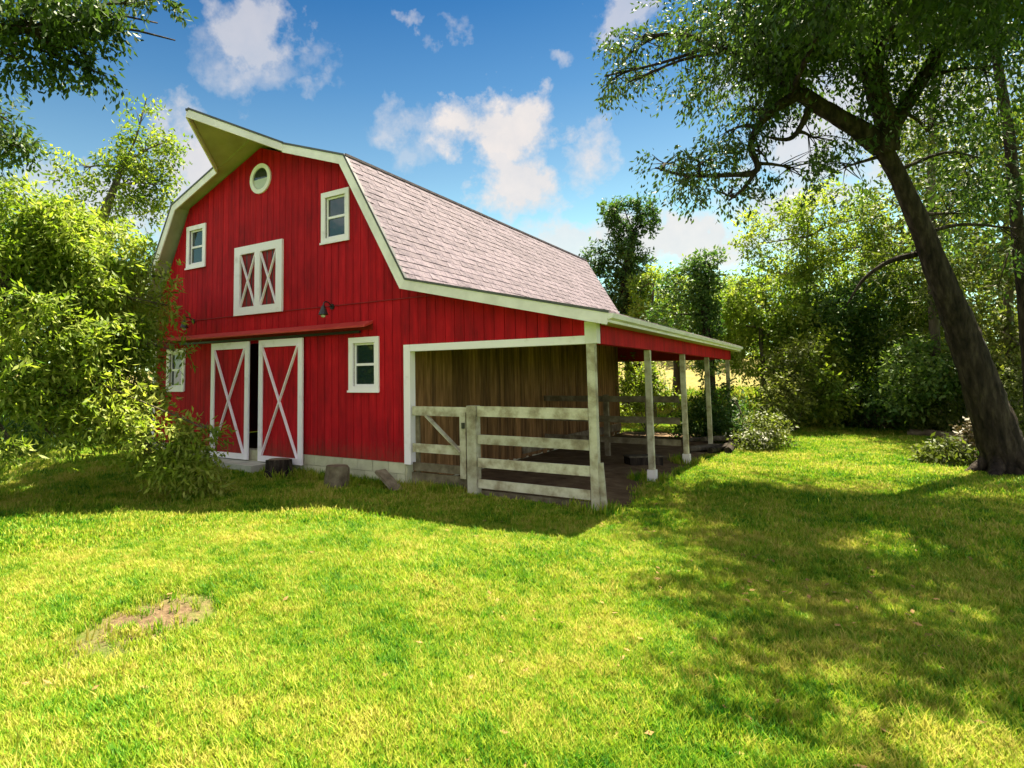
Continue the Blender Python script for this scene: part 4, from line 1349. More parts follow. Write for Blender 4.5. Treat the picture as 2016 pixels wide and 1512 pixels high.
tree('leafy_tree', 'tall back row tree filling the gap behind the round dark crown', 'tree', [(13.37, 30.63, -0.66), (13.50, 30.63, 2.02), (13.50, 30.63, 5.29), (13.86, 30.62, 8.56)], [0.28, 0.22, 0.17, 0.09], [(13.29, 30.64, 7.52, 2.48, 2.48, 2.20, 360),
    (11.76, 30.63, 4.86, 2.53, 2.53, 1.97, 360),
    (14.90, 30.58, 5.17, 2.66, 2.66, 2.39, 420),
    (13.46, 30.63, 2.56, 2.71, 2.71, 1.63, 360),
    (16.80, 30.42, 6.56, 2.57, 2.57, 2.82, 420),
    (16.75, 30.43, 2.45, 2.54, 2.54, 2.03, 400)], 'leaf_mid', 0.270, 44, group='trees beyond the barn', bark='bark', r0=0.050, spread=0.7, tshift=0, per=9, gap=-0.2, freq=0.9)
tree('leafy_tree', 'broad back row tree filling the right edge behind the trunks', 'tree', [(17.91, 24.23, -0.68), (18.01, 24.21, 1.85), (18.09, 24.20, 5.15), (18.42, 24.14, 8.46)], [0.21, 0.16, 0.13, 0.07], [(18.05, 24.20, 8.11, 2.30, 2.30, 2.30, 420),
    (19.10, 24.02, 4.22, 2.20, 2.20, 2.60, 460),
    (17.52, 24.29, 4.37, 2.10, 2.10, 2.10, 380),
    (17.61, 24.27, 1.03, 2.28, 2.28, 1.66, 400),
    (17.29, 24.32, 10.89, 1.94, 1.94, 1.94, 240),
    (19.35, 23.97, 10.32, 2.03, 2.03, 2.43, 300)], 'leaf_olive', 0.260, 45, group='trees beyond the barn', bark='bark', r0=0.050, spread=0.7, tshift=0.05, per=9, gap=-0.2, freq=0.9)
tree('leafy_tree', 'low back row tree closing the wood behind the meadow', 'tree', [(9.87, 34.56, 2.62), (10.01, 34.57, 2.14), (9.88, 34.56, 3.24), (10.12, 34.57, 4.34)], [0.29, 0.22, 0.18, 0.09], [(8.34, 34.43, 3.14, 2.90, 2.90, 1.61, 340),
    (11.00, 34.61, 2.12, 3.10, 3.10, 1.55, 360),
    (13.44, 34.63, 0.88, 2.98, 2.98, 1.49, 360),
    (6.05, 36.17, 3.28, 2.76, 2.76, 1.38, 200),
    (11.45, 32.63, 0.04, 3.22, 3.22, 1.17, 360),
    (15.14, 32.57, 0.08, 3.02, 3.02, 1.10, 360)], 'leaf_mid', 0.280, 46, group='trees beyond the barn', bark='bark', r0=0.050, spread=0.7, tshift=0.05, per=9, gap=-0.2, freq=0.9)
tree('leafy_tree', 'bright spreading vine hung tree in the middle distance right of the blossoming bush', 'tree', [(12.15, 21.64, -0.50), (12.23, 21.64, 1.94), (12.20, 21.64, 2.80), (12.32, 21.64, 3.66)], [0.11, 0.09, 0.07, 0.03], [(11.92, 21.63, 3.47, 1.30, 1.30, 0.98, 380),
    (10.76, 21.59, 2.64, 1.11, 1.11, 0.89, 300),
    (13.05, 21.64, 1.50, 1.26, 1.26, 0.95, 340),
    (11.79, 21.63, 1.09, 1.30, 1.30, 0.87, 300),
    (13.82, 21.62, 0.26, 1.03, 1.03, 0.62, 180)], 'leaf_yellow', 0.190, 47, group='trees beyond the barn', bark='bark', r0=0.050, spread=0.5, tshift=-0.08, per=9, gap=-0.15, freq=1.4)
t = thing('shrub', 'mid green thicket behind the dark shrubs at the left of the undergrowth', 'shrub', (11.35, 23.62, 0.18), 'undergrowth along the wood edge'); c_, tw_ = foliage('foliage', [(11.33, 23.62, 0.71, 1.62, 1.62, 1.16, 520)], 'leaf_mid', 0.15, 60, t, per=9, spread=.35, gap=-.4, freq=1.4); limbs('stem', t, [Vector((11.35, 23.62, 0.18))], [(11.33, 23.62, 0.71, 1.62, 1.62, 1.16, 520)], tw_, M['bark'], .02, 0, 10)
t = thing('shrub', 'bright thicket behind the dry brown shrub', 'shrub', (13.23, 23.64, -0.58), 'undergrowth along the wood edge'); c_, tw_ = foliage('foliage', [(13.22, 23.64, 0.83, 1.56, 1.56, 1.12, 520)], 'leaf_yellow', 0.15, 61, t, per=9, spread=.35, gap=-.4, freq=1.4); limbs('stem', t, [Vector((13.23, 23.64, -0.58))], [(13.22, 23.64, 0.83, 1.56, 1.56, 1.12, 520)], tw_, M['bark'], .02, 1, 10)
t = thing('shrub', 'mid green thicket behind the undergrowth left of the big trunk', 'shrub', (14.81, 23.57, -0.58), 'undergrowth along the wood edge'); c_, tw_ = foliage('foliage', [(14.79, 23.57, 0.83, 1.51, 1.51, 1.08, 520)], 'leaf_mid', 0.15, 62, t, per=9, spread=.35, gap=-.4, freq=1.4); limbs('stem', t, [Vector((14.81, 23.57, -0.58))], [(14.79, 23.57, 0.83, 1.51, 1.51, 1.08, 520)], tw_, M['bark'], .02, 2, 10)
t = thing('shrub', 'dark thicket behind the big leaning trunk', 'shrub', (16.19, 21.44, -0.58), 'undergrowth along the wood edge'); c_, tw_ = foliage('foliage', [(16.15, 21.44, 0.50, 1.16, 1.16, 0.97, 420)], 'leaf_dark', 0.15, 63, t, per=9, spread=.35, gap=-.4, freq=1.4); limbs('stem', t, [Vector((16.19, 21.44, -0.58))], [(16.15, 21.44, 0.50, 1.16, 1.16, 0.97, 420)], tw_, M['bark'], .02, 3, 10)
t = thing('shrub', 'olive thicket at the right edge behind the big tree', 'shrub', (17.41, 20.26, -0.58), 'undergrowth along the wood edge'); c_, tw_ = foliage('foliage', [(17.37, 20.26, 0.38, 1.08, 1.08, 0.99, 420)], 'leaf_olive', 0.15, 64, t, per=9, spread=.35, gap=-.4, freq=1.4); limbs('stem', t, [Vector((17.41, 20.26, -0.58))], [(17.37, 20.26, 0.38, 1.08, 1.08, 0.99, 420)], tw_, M['bark'], .02, 4, 10)
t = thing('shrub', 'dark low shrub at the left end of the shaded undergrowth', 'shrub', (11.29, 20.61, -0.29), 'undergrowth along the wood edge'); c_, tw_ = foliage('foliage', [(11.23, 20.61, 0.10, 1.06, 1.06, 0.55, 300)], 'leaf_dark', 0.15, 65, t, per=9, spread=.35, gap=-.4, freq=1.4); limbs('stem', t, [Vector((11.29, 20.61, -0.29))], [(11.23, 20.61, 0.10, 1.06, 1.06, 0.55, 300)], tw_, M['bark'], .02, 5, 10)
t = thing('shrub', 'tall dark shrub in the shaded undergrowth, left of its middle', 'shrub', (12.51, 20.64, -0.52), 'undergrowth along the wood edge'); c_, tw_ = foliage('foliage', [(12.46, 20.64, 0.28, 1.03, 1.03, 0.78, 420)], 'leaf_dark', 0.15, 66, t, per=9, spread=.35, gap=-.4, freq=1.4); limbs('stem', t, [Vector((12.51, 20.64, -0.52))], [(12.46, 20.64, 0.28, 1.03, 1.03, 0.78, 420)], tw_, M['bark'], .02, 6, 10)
t = thing('shrub', 'dry brown shrub in the middle of the undergrowth', 'shrub', (13.67, 20.62, -0.58), 'undergrowth along the wood edge'); c_, tw_ = foliage('foliage', [(13.61, 20.63, 0.06, 0.90, 0.90, 0.56, 260)], 'brush', 0.15, 67, t, per=9, spread=.35, gap=-.4, freq=1.4); limbs('stem', t, [Vector((13.67, 20.62, -0.58))], [(13.61, 20.63, 0.06, 0.90, 0.90, 0.56, 260)], tw_, M['bark'], .02, 7, 10)
t = thing('shrub', 'dark shrub right of the dry brown one at the wood edge', 'shrub', (14.54, 19.58, -0.58), 'undergrowth along the wood edge'); c_, tw_ = foliage('foliage', [(14.49, 19.58, 0.25, 0.85, 0.85, 0.57, 300)], 'leaf_dark', 0.15, 68, t, per=9, spread=.35, gap=-.4, freq=1.4); limbs('stem', t, [Vector((14.54, 19.58, -0.58))], [(14.49, 19.58, 0.25, 0.85, 0.85, 0.57, 300)], tw_, M['bark'], .02, 8, 10)
t = thing('shrub', 'olive shrub at the right end of the undergrowth', 'shrub', (15.21, 17.52, -0.58), 'undergrowth along the wood edge'); c_, tw_ = foliage('foliage', [(15.16, 17.52, 0.26, 0.69, 0.69, 0.45, 240)], 'leaf_olive', 0.15, 69, t, per=9, spread=.35, gap=-.4, freq=1.4); limbs('stem', t, [Vector((15.21, 17.52, -0.58))], [(15.16, 17.52, 0.26, 0.69, 0.69, 0.45, 240)], tw_, M['bark'], .02, 9, 10)
t = thing('shrub', 'small dry brush clump at the foot of the big leaning tree', 'shrub', (14.95, 10.00, -0.58), 'undergrowth along the wood edge'); c_, tw_ = foliage('foliage', [(14.87, 10.01, -0.06, 0.36, 0.36, 0.32, 160)], 'brush', 0.15, 70, t, per=9, spread=.35, gap=-.4, freq=1.4); limbs('stem', t, [Vector((14.95, 10.00, -0.58))], [(14.87, 10.01, -0.06, 0.36, 0.36, 0.32, 160)], tw_, M['bark'], .02, 10, 10)
t = thing('shrub', 'low weeds in the grass left of the big tree foot', 'shrub', (14.53, 9.54, -0.58), 'undergrowth along the wood edge'); c_, tw_ = foliage('foliage', [(14.44, 9.55, -0.34, 0.31, 0.31, 0.19, 120)], 'leaf_olive', 0.15, 71, t, per=9, spread=.35, gap=-.4, freq=1.4); limbs('stem', t, [Vector((14.53, 9.54, -0.58))], [(14.44, 9.55, -0.34, 0.31, 0.31, 0.19, 120)], tw_, M['bark'], .02, 11, 10)
t = thing('blossoming_bush', 'loose bush with whitish blossoms at the far corner of the lean-to', 'bush', (10.44, 11.03, -0.58))
BC = [(10.44, 11.03, -0.00, 0.51, 0.51, 0.48, 150),
    (10.16, 10.49, -0.26, 0.44, 0.44, 0.35, 120),
    (9.88, 11.46, 0.64, 0.37, 0.37, 0.50, 90),
    (10.78, 11.56, -0.25, 0.33, 0.33, 0.27, 50)]
c_, tw_ = foliage('foliage', BC, 'leaf_olive', .13, 71, t, per=9, spread=.4, gap=-.1, freq=1.5)
limbs('stem', t, [Vector((10.44, 11.03, -0.58))], BC, tw_, M['bark'], .025, 3, 14)
foliage('blossom', [(10.32, 10.31, -0.17, 0.43, 0.43, 0.26, 26),
    (10.57, 10.54, 0.18, 0.26, 0.26, 0.26, 12)], 'flower', .10, 72, t, per=6, spread=.2, gap=.0, freq=2.0)
t = thing('bush', 'dark green bush standing at the open far end of the lean-to', 'bush', (9.16, 12.17, -0.53))
BC = [(9.25, 12.38, 0.59, 0.58, 0.58, 0.66, 300),
    (8.87, 11.81, 0.12, 0.57, 0.57, 0.49, 220),
    (9.64, 11.43, -0.14, 0.47, 0.47, 0.47, 160),
    (8.32, 12.22, -0.25, 0.42, 0.42, 0.33, 120)]
c_, tw_ = foliage('foliage', BC, 'leaf_dark', .12, 73, t, per=9, spread=.4, gap=-.5, freq=1.2)
limbs('stem', t, [Vector((9.16, 12.17, -0.53))], BC, tw_, M['bark'], .025, 3, 14)
t = thing('bush', 'leafy bush seen through the lean-to beyond the cross fence', 'bush', (6.48, 13.85, -0.50))
BC = [(6.16, 13.76, 1.80, 0.66, 0.66, 0.66, 200),
    (7.00, 13.98, 1.41, 0.56, 0.56, 0.65, 160),
    (5.69, 13.62, 0.66, 0.57, 0.57, 0.48, 120),
    (7.64, 14.12, 0.67, 0.46, 0.46, 0.55, 100)]
c_, tw_ = foliage('foliage', BC, 'leaf_mid', .14, 74, t, per=9, spread=.4, gap=-.1, freq=1.2, tshift=.1)
limbs('stem', t, [Vector((6.48, 13.85, -0.50))], BC, tw_, M['bark'], .025, 3, 10)
t = thing('bush', 'grey green bush at the edge of the hay field right of the lean-to', 'bush', (10.93, 17.59, -0.55))
BC = [(11.05, 17.60, 1.83, 0.62, 0.62, 0.87, 260),
    (10.74, 16.57, 0.80, 0.52, 0.52, 0.65, 180),
    (11.42, 17.62, 1.15, 0.48, 0.48, 0.57, 110)]
c_, tw_ = foliage('foliage', BC, 'leaf_olive', .15, 75, t, per=9, spread=.4, gap=-.3, freq=1.2, tshift=.1)
limbs('stem', t, [Vector((10.93, 17.59, -0.55))], BC, tw_, M['bark'], .025, 3, 10)
p_, r_l = smooth_path([(14.34, 17.59, -0.50), (14.91, 17.14, -0.46), (15.57, 16.67, -0.50)], [.16, .15, .12])
props(MB().tube(p_, r_l, 9, .1, rng).build('log', M['grey_wood']), 'pale fallen log lying at the wood edge left of the big tree', 'log')
tree('drooping_tree', 'bright yellow green tree at the left edge, its drooping sprays hiding the barn corner', 'tree', [(0.29, -5.22, -0.60), (0.33, -5.11, 2.07), (0.22, -4.81, 3.36), (0.09, -4.31, 4.69)], [.32,.24,.17,.07], [(0.09, -4.31, 4.50, 0.72, 0.79, 0.48, 300),
    (0.48, -4.69, 3.72, 0.73, 0.84, 0.64, 430),
    (0.78, -3.98, 4.27, 0.66, 0.74, 0.52, 380),
    (1.00, -3.51, 3.64, 0.63, 0.68, 0.48, 380),
    (1.12, -4.43, 2.87, 0.76, 0.89, 0.54, 430),
    (1.11, -3.30, 3.06, 0.53, 0.58, 0.49, 280),
    (0.37, -2.57, 4.16, 0.37, 0.37, 0.40, 100),
    (1.48, -3.67, 2.26, 0.65, 0.74, 0.46, 360),
    (1.05, -4.61, 1.97, 0.75, 0.89, 0.53, 400),
    (1.31, -2.93, 2.29, 0.28, 0.29, 0.33, 120),
    (1.40, -3.83, 1.57, 0.64, 0.74, 0.36, 320),
    (1.76, -3.16, 1.51, 0.32, 0.36, 0.28, 110),
    (1.24, -4.66, 1.32, 0.60, 0.74, 0.22, 200),
    (1.64, -3.80, 1.16, 0.49, 0.58, 0.20, 160),
    (2.25, -3.31, 1.06, 0.31, 0.36, 0.18, 90),
    (2.68, -2.98, 0.70, 0.23, 0.27, 0.18, 80),
    (3.01, -2.85, 0.21, 0.23, 0.27, 0.23, 100),
    (3.22, -2.72, -0.14, 0.14, 0.17, 0.14, 34),
    (2.62, -3.27, 0.37, 0.27, 0.32, 0.14, 60),
    (1.45, -2.31, 3.13, 0.08, 0.08, 0.27, 22),
    (1.32, -2.33, 3.71, 0.12, 0.13, 0.19, 20),
    (3.15, -2.64, 0.76, 0.16, 0.19, 0.06, 20),
    (1.71, -2.28, 2.20, 0.10, 0.11, 0.14, 12),
    (1.67, -4.43, 0.64, 0.34, 0.42, 0.06, 26),
    (1.81, -5.12, 0.59, 0.27, 0.36, 0.06, 30),
    (2.02, -3.72, 0.73, 0.18, 0.21, 0.16, 26),
    (-0.03, -4.62, 5.13, 0.38, 0.42, 0.27, 80),
    (0.28, -3.86, 4.76, 0.44, 0.47, 0.30, 90),
    (0.29, -2.71, 4.63, 0.25, 0.25, 0.25, 40),
    (2.55, -3.19, 0.71, 0.23, 0.27, 0.16, 60), (-1.4,-2.1,3.1,.8,.8,.6,260), (-0.5,-2.0,3.1,.6,.6,.5,180), (0.2,-2.8,2.8,.7,.7,.6,220), (-3,-1.4,3.2,1.0,.9,.7,300), (-5,-.6,3.4,1.2,1.0,.8,300), (-6.6,-.6,4,1.2,1.2,.8,300)], 'leaf_yellow', 0.15, 81, r0=.026, sub=12, per=10, spread=.38, droop=.3, gap=0.0, freq=2.4, aspect=.32, tshift=0.10)  # last clumps of the crown are added to shade the lawn at left
tree('leafy_tree', 'tall blue green tree standing behind the drooping yellow tree, near the barn peak', 'tree', [(-7.18, 0.25, -0.46), (-7.16, 0.29, 2.44), (-7.11, 0.40, 5.71), (-6.74, 1.11, 8.68)], [.35,.3,.22,.08], [(-6.37, 1.76, 9.40, 0.94, 0.94, 0.62, 130),
    (-6.66, 1.25, 8.27, 1.01, 1.01, 0.76, 170),
    (-6.24, 1.99, 8.21, 0.65, 0.65, 0.77, 90),
    (-7.24, 0.13, 8.50, 0.74, 0.74, 0.43, 50),
    (-6.93, 0.75, 7.09, 1.33, 1.33, 0.66, 160),
    (-7.48, -0.40, 6.92, 0.80, 0.80, 0.48, 70),
    (-6.44, 1.64, 10.80, 0.31, 0.31, 0.45, 16),
    (-6.09, 2.23, 9.75, 0.38, 0.38, 0.24, 26)], 'leaf_mid', 0.17, 82, r0=.05, per=10, spread=.5, gap=-.15, freq=1.3, tshift=.05)
tree('leafy_tree', 'shaded background tree filling the gaps behind the drooping yellow tree', 'tree', [(-15.12, 2.08, -0.46), (-15.11, 2.12, 2.73), (-15.17, 1.97, 4.85), (-15.13, 2.07, 7.01)], [.35,.3,.22,.08], [(-15.19, 1.90, 6.99, 2.77, 2.77, 1.70, 320),
    (-14.10, 4.30, 6.79, 2.91, 2.91, 1.79, 320),
    (-15.16, 2.00, 4.00, 3.17, 3.17, 1.90, 320),
    (-13.59, 5.25, 4.12, 2.72, 2.72, 2.04, 300),
    (-14.84, 2.73, 1.46, 4.26, 4.26, 1.49, 320),
    (-14.26, -1.48, 6.31, 2.22, 2.22, 2.96, 300)], 'leaf_dark', 0.28, 83, r0=.06, per=9, spread=.6, gap=-.3, freq=.9, tshift=0)
t = thing('bush', 'dark bush added to stand for the shade under the drooping tree, at the left edge', 'bush', (-6.90, -1.58, -0.40), 'bushes added as shade left of the barn'); c_, tw_ = foliage('foliage', [(-6.88, -1.54, 0.21, 1.16, 1.16, 0.73, 420)], 'leaf_dark', .15, 160, t, per=9, spread=.4, gap=-.5, freq=1.3); limbs('stem', t, [Vector((-6.90, -1.58, -0.40))], [(-6.88, -1.54, 0.21, 1.16, 1.16, 0.73, 420)], tw_, M['bark'], .02, 0, 10)  # these dark bushes are added where the ground only lies in shade
t = thing('bush', 'dark bush added to stand for the shade behind the drooping tree, nearer the barn', 'bush', (-7.12, 0.38, -0.36), 'bushes added as shade left of the barn'); c_, tw_ = foliage('foliage', [(-7.10, 0.41, 0.05, 1.12, 1.12, 0.72, 380)], 'leaf_dark', .15, 161, t, per=9, spread=.4, gap=-.5, freq=1.3); limbs('stem', t, [Vector((-7.12, 0.38, -0.36))], [(-7.10, 0.41, 0.05, 1.12, 1.12, 0.72, 380)], tw_, M['bark'], .02, 1, 10)
t = thing('bush', 'dark bush added to stand for the shade against the left corner of the barn', 'bush', (-4.70, 0.65, -0.36), 'bushes added as shade left of the barn'); c_, tw_ = foliage('foliage', [(-4.69, 0.68, 0.20, 0.53, 0.53, 0.60, 240)], 'leaf_dark', .15, 162, t, per=9, spread=.4, gap=-.5, freq=1.3); limbs('stem', t, [Vector((-4.70, 0.65, -0.36))], [(-4.69, 0.68, 0.20, 0.53, 0.53, 0.60, 240)], tw_, M['bark'], .02, 2, 10)
tree('overhanging_tree', 'tree standing outside the frame whose leafy twigs hang into the top left corner', 'tree', [(0.76, -7.48, -0.60), (0.76, -7.48, 3.40), (1.29, -7.32, 5.50), (2.17, -6.60, 6.57), (3.30, -5.71, 6.61)], [.34,.28,.22,.13,.05], [(3.26, -5.82, 6.79, 0.47, 0.47, 0.32, 130),
    (3.47, -5.31, 6.94, 0.52, 0.52, 0.30, 130),
    (3.65, -4.92, 6.95, 0.28, 0.28, 0.20, 44),
    (3.40, -5.47, 6.46, 0.44, 0.44, 0.18, 60),
    (3.25, -5.83, 6.15, 0.24, 0.24, 0.13, 26),
    (3.61, -5.00, 6.41, 0.27, 0.27, 0.09, 20),
    (3.56, -4.03, 7.77, 0.38, 0.38, 0.10, 44),
    (3.60, -3.96, 7.48, 0.17, 0.17, 0.18, 34),
    (3.75, -3.73, 7.24, 0.10, 0.10, 0.14, 16),
    (3.69, -4.84, 6.19, 0.11, 0.11, 0.06, 7),
    (1.36, -5.19, 5.94, 0.31, 0.31, 0.34, 60),
    (1.40, -5.08, 5.53, 0.29, 0.29, 0.19, 40),
    (3.82, -5.75, 7.07, 0.77, 0.77, 0.28, 160)], 'leaf_big', 0.12, 84, bark='dark_bark', r0=.03, sub=10, per=10, spread=.32, droop=.35, gap=-.2, freq=1.8)
tree('yard_tree', 'first yard tree behind the camera, farthest left', 'tree', [(2,-24,-.6),(2,-24,1.5),(2.2,-24,4),(2,-24,6)], [.4,.3,.25,.1], [(2,-24,6.5,3.4,3.4,2.6,420),(4.4,-23.5,4.5,3,3,2,260),(1.4,-24,8.4,2.2,2.2,1.6,180)], 'leaf_mid', .34, 90, group='yard trees behind the camera', per=8, spread=.8, gap=-.2, freq=.8)
tree('yard_tree', 'second yard tree behind the camera', 'tree', [(9,-27,-.6),(9,-27,1.5),(9.2,-27,4),(9,-27,6)], [.4,.3,.25,.1], [(9,-27,6.5,3.4,3.4,2.6,420),(11.4,-26.5,4.5,3,3,2,260),(8.4,-27,8.4,2.2,2.2,1.6,180)], 'leaf_dark', .34, 91, group='yard trees behind the camera', per=8, spread=.8, gap=-.2, freq=.8)
tree('yard_tree', 'third yard tree behind the camera', 'tree', [(17,-25,-.6),(17,-25,1.5),(17.2,-25,4),(17,-25,6)], [.4,.3,.25,.1], [(17,-25,6.5,3.4,3.4,2.6,420),(19.4,-24.5,4.5,3,3,2,260),(16.4,-25,8.4,2.2,2.2,1.6,180)], 'leaf_mid', .34, 92, group='yard trees behind the camera', per=8, spread=.8, gap=-.2, freq=.8)
tree('yard_tree', 'yard tree far left behind the camera', 'tree', [(-8,-20,-.6),(-8,-20,1.5),(-7.8,-20,4),(-8,-20,6)], [.4,.3,.25,.1], [(-8,-20,6.5,3.4,3.4,2.6,420),(-5.6,-19.5,4.5,3,3,2,260),(-8.6,-20,8.4,2.2,2.2,1.6,180)], 'leaf_dark', .34, 93, group='yard trees behind the camera', per=8, spread=.8, gap=-.2, freq=.8)
tree('yard_tree', 'yard tree far right behind the camera', 'tree', [(25,-17,-.6),(25,-17,1.5),(25.2,-17,4),(25,-17,6)], [.4,.3,.25,.1], [(25,-17,6.5,3.4,3.4,2.6,420),(27.4,-16.5,4.5,3,3,2,260),(24.4,-17,8.4,2.2,2.2,1.6,180)], 'leaf_olive', .34, 94, group='yard trees behind the camera', per=8, spread=.8, gap=-.2, freq=.8)

# ------------------------------------------------------------------ grass
def grass_tuft(name, seed, blades, h, m, lean=0.35, w=0.007, rad=0.05):
    r = random.Random(seed)
    V, F, T = [], [], []
    for _ in range(blades):
        a = r.uniform(0, 2 * math.pi)
        x, y = r.gauss(0, rad * .6), r.gauss(0, rad * .6)
        hh = h * r.uniform(0.5, 1.15)
        lx, ly = math.cos(a) * lean * hh * r.uniform(.2, 1.3), math.sin(a) * lean * hh * r.uniform(.2, 1.3)
        px, py = -math.sin(a) * w, math.cos(a) * w
        b = len(V)
        V += [(x - px, y - py, -0.01), (x + px, y + py, -0.01), (x + lx * .4 + px * .8, y + ly * .4 + py * .8, hh * .6), (x + lx * .4 - px * .8, y + ly * .4 - py * .8, hh * .6), (x + lx, y + ly, hh)]
        F += [(b, b + 1, b + 2, b + 3), (b + 3, b + 2, b + 4)]
    return mesh_of(name, V, F, m)


def grass_mat(name, stops):
    m, nt, out = mat(name)
    oi = N(nt, 'ShaderNodeObjectInfo')
    pos = N(nt, 'ShaderNodeNewGeometry').outputs['Position']
    n = N(nt, 'ShaderNodeTexNoise', Scale=0.9, Detail=4.0, Roughness=0.65)
    L(nt, pos, n.inputs['Vector'])
    nf = N(nt, 'ShaderNodeTexNoise', Scale=4.5, Detail=4.0, Roughness=0.7)
    L(nt, pos, nf.inputs['Vector'])
    f = math_n(nt, 'ADD', math_n(nt, 'MULTIPLY', n.outputs['Fac'], 0.60), math_n(nt, 'MULTIPLY', oi.outputs['Random'], 0.24))
    f = math_n(nt, 'ADD', f, math_n(nt, 'MULTIPLY', nf.outputs['Fac'], 0.38))
    col = ramp(nt, f, stops)
    d = N(nt, 'ShaderNodeBsdfPrincipled', Roughness=0.6)
    d.inputs['Specular IOR Level'].default_value = 0.2
    L(nt, col, d.inputs['Base Color'])
    t = N(nt, 'ShaderNodeBsdfTranslucent')
    L(nt, col, t.inputs['Color'])
    mx = N(nt, 'ShaderNodeMixShader', i0=0.4)
    L(nt, d.outputs[0], mx.inputs[1])
    L(nt, t.outputs[0], mx.inputs[2])
    L(nt, mx.outputs[0], out.inputs[0])
    return m


M['grass'] = grass_mat('grass_blades', [(0.40, (0.022, 0.12, 0.004)), (0.51, (0.10, 0.25, 0.008)), (0.63, (0.27, 0.355, 0.018)), (0.76, (0.45, 0.40, 0.08))])
M['drygrass'] = grass_mat('dry_blades', [(0.3, (0.28, 0.22, 0.07)), (0.6, (0.50, 0.40, 0.17)), (0.8, (0.62, 0.50, 0.26))])


def inst_group(name, objs):
    ng = bpy.data.node_groups.new(name, 'GeometryNodeTree')
    ng.interface.new_socket('Geometry', in_out='INPUT', socket_type='NodeSocketGeometry')
    ng.interface.new_socket('Geometry', in_out='OUTPUT', socket_type='NodeSocketGeometry')
    gi = ng.nodes.new('NodeGroupInput')
    go = ng.nodes.new('NodeGroupOutput')
    jn = ng.nodes.new('GeometryNodeJoinGeometry')
    vid = ng.nodes.new('GeometryNodeInputNamedAttribute')
    vid.data_type = 'INT'
    vid.inputs['Name'].default_value = 'variant'
    sc = ng.nodes.new('GeometryNodeInputNamedAttribute')
    sc.data_type = 'FLOAT'
    sc.inputs['Name'].default_value = 'size'
    rot = ng.nodes.new('GeometryNodeInputNamedAttribute')
    rot.data_type = 'FLOAT_VECTOR'
    rot.inputs['Name'].default_value = 'turn'
    e2r = ng.nodes.new('FunctionNodeEulerToRotation')
    ng.links.new(rot.outputs['Attribute'], e2r.inputs[0])
    for i, me in enumerate(objs):
        cmp_ = ng.nodes.new('FunctionNodeCompare')
        cmp_.data_type = 'INT'
        cmp_.operation = 'EQUAL'
        ng.links.new(vid.outputs['Attribute'], cmp_.inputs['A'])
        cmp_.inputs['B'].default_value = i
        oi = ng.nodes.new('GeometryNodeObjectInfo')
        oi.inputs['Object'].default_value = me
        ip = ng.nodes.new('GeometryNodeInstanceOnPoints')
        ng.links.new(gi.outputs[0], ip.inputs['Points'])
        ng.links.new(cmp_.outputs['Result'], ip.inputs['Selection'])
        ng.links.new(oi.outputs['Geometry'], ip.inputs['Instance'])
        ng.links.new(e2r.outputs[0], ip.inputs['Rotation'])
        ng.links.new(sc.outputs['Attribute'], ip.inputs['Scale'])
        ng.links.new(ip.outputs[0], jn.inputs[0])
    ng.links.new(jn.outputs[0], go.inputs[0])
    return ng


def scatter(name, P, size, meshes, label, seed):
    rs = np.random.RandomState(seed)
    me = bpy.data.meshes.new(name)
    me.vertices.add(len(P))
    me.vertices.foreach_set('co', P.astype(np.float32).ravel())
    a = me.attributes.new('variant', 'INT', 'POINT')
    a.data.foreach_set('value', rs.randint(0, len(meshes), len(P)).astype(np.int32))
    a = me.attributes.new('size', 'FLOAT', 'POINT')
    a.data.foreach_set('value', size.astype(np.float32))
    a = me.attributes.new('turn', 'FLOAT_VECTOR', 'POINT')
    tn = np.stack([rs.normal(size=len(P)) * .12, rs.normal(size=len(P)) * .12, rs.uniform(0, 6.28, len(P))], 1)
    a.data.foreach_set('vector', tn.astype(np.float32).ravel())
    o = link(name, me)
    # the tufts themselves live in a collection that is not linked to the scene
    srcs = []
    for k, tm in enumerate(meshes):
        srcs.append(bpy.data.objects.new(name + '_tuft', tm))
    md = o.modifiers.new('scatter', 'NODES')
    md.node_group = inst_group(name, srcs)
    props(o, label, 'grass', kind='stuff')
    return o


rs = np.random.RandomState(11)
n_try = 420000
dd = np.exp(rs.uniform(math.log(1.6), math.log(34), n_try))
th = rs.uniform(-1.12, 1.12, n_try) + yaw + 0.0
dens = 2600 * np.minimum(1, (4.0 / dd) ** 1.45)
area_w = dd ** 2 * (math.log(34 / 1.6)) * 2.24 / n_try
keep = rs.uniform(size=n_try) < np.clip(dens * area_w, 0, 1)
print('max keep', (dens * area_w).max())
gxp = CAM.x - np.sin(th) * dd
gyp = CAM.y + np.cos(th) * dd
mp = np.zeros(n_try)
for (x, y, rx, ry, an, k) in PATCHES:
    c, s = math.cos(an), math.sin(an)
    u = ((gxp - x) * c + (gyp - y) * s) / rx
    v = (-(gxp - x) * s + (gyp - y) * c) / ry
    mp = np.maximum(mp, k * np.clip(1.45 - np.hypot(u, v), 0, 1))
keep &= rs.uniform(size=n_try) > (mp * 1.1 + 0.45 * (mp > 0.1) * (fnoise(np.stack([gxp, gyp, 0 * gxp], 1), 2.6)) + rs.normal(size=n_try) * 0.12)
inside_barn = (gxp > X0 - .05) & (gxp < XM + 0.02) & (gyp > -0.03) & (gyp < DEPTH)
lean = (gxp > XM - .1) & (gxp < 9.55 + 0.1 * np.sin(gyp * 2.1)) & (gyp > -0.2) & (gyp < DEPTH + .4)
step = (gxp > -0.4) & (gxp < 2.03) & (gyp > -0.66) & (gyp < 0)
keep &= ~(inside_barn | lean | step)
P = np.stack([gxp, gyp, gh(gxp, gyp)], 1)[keep]
D = dd[keep]
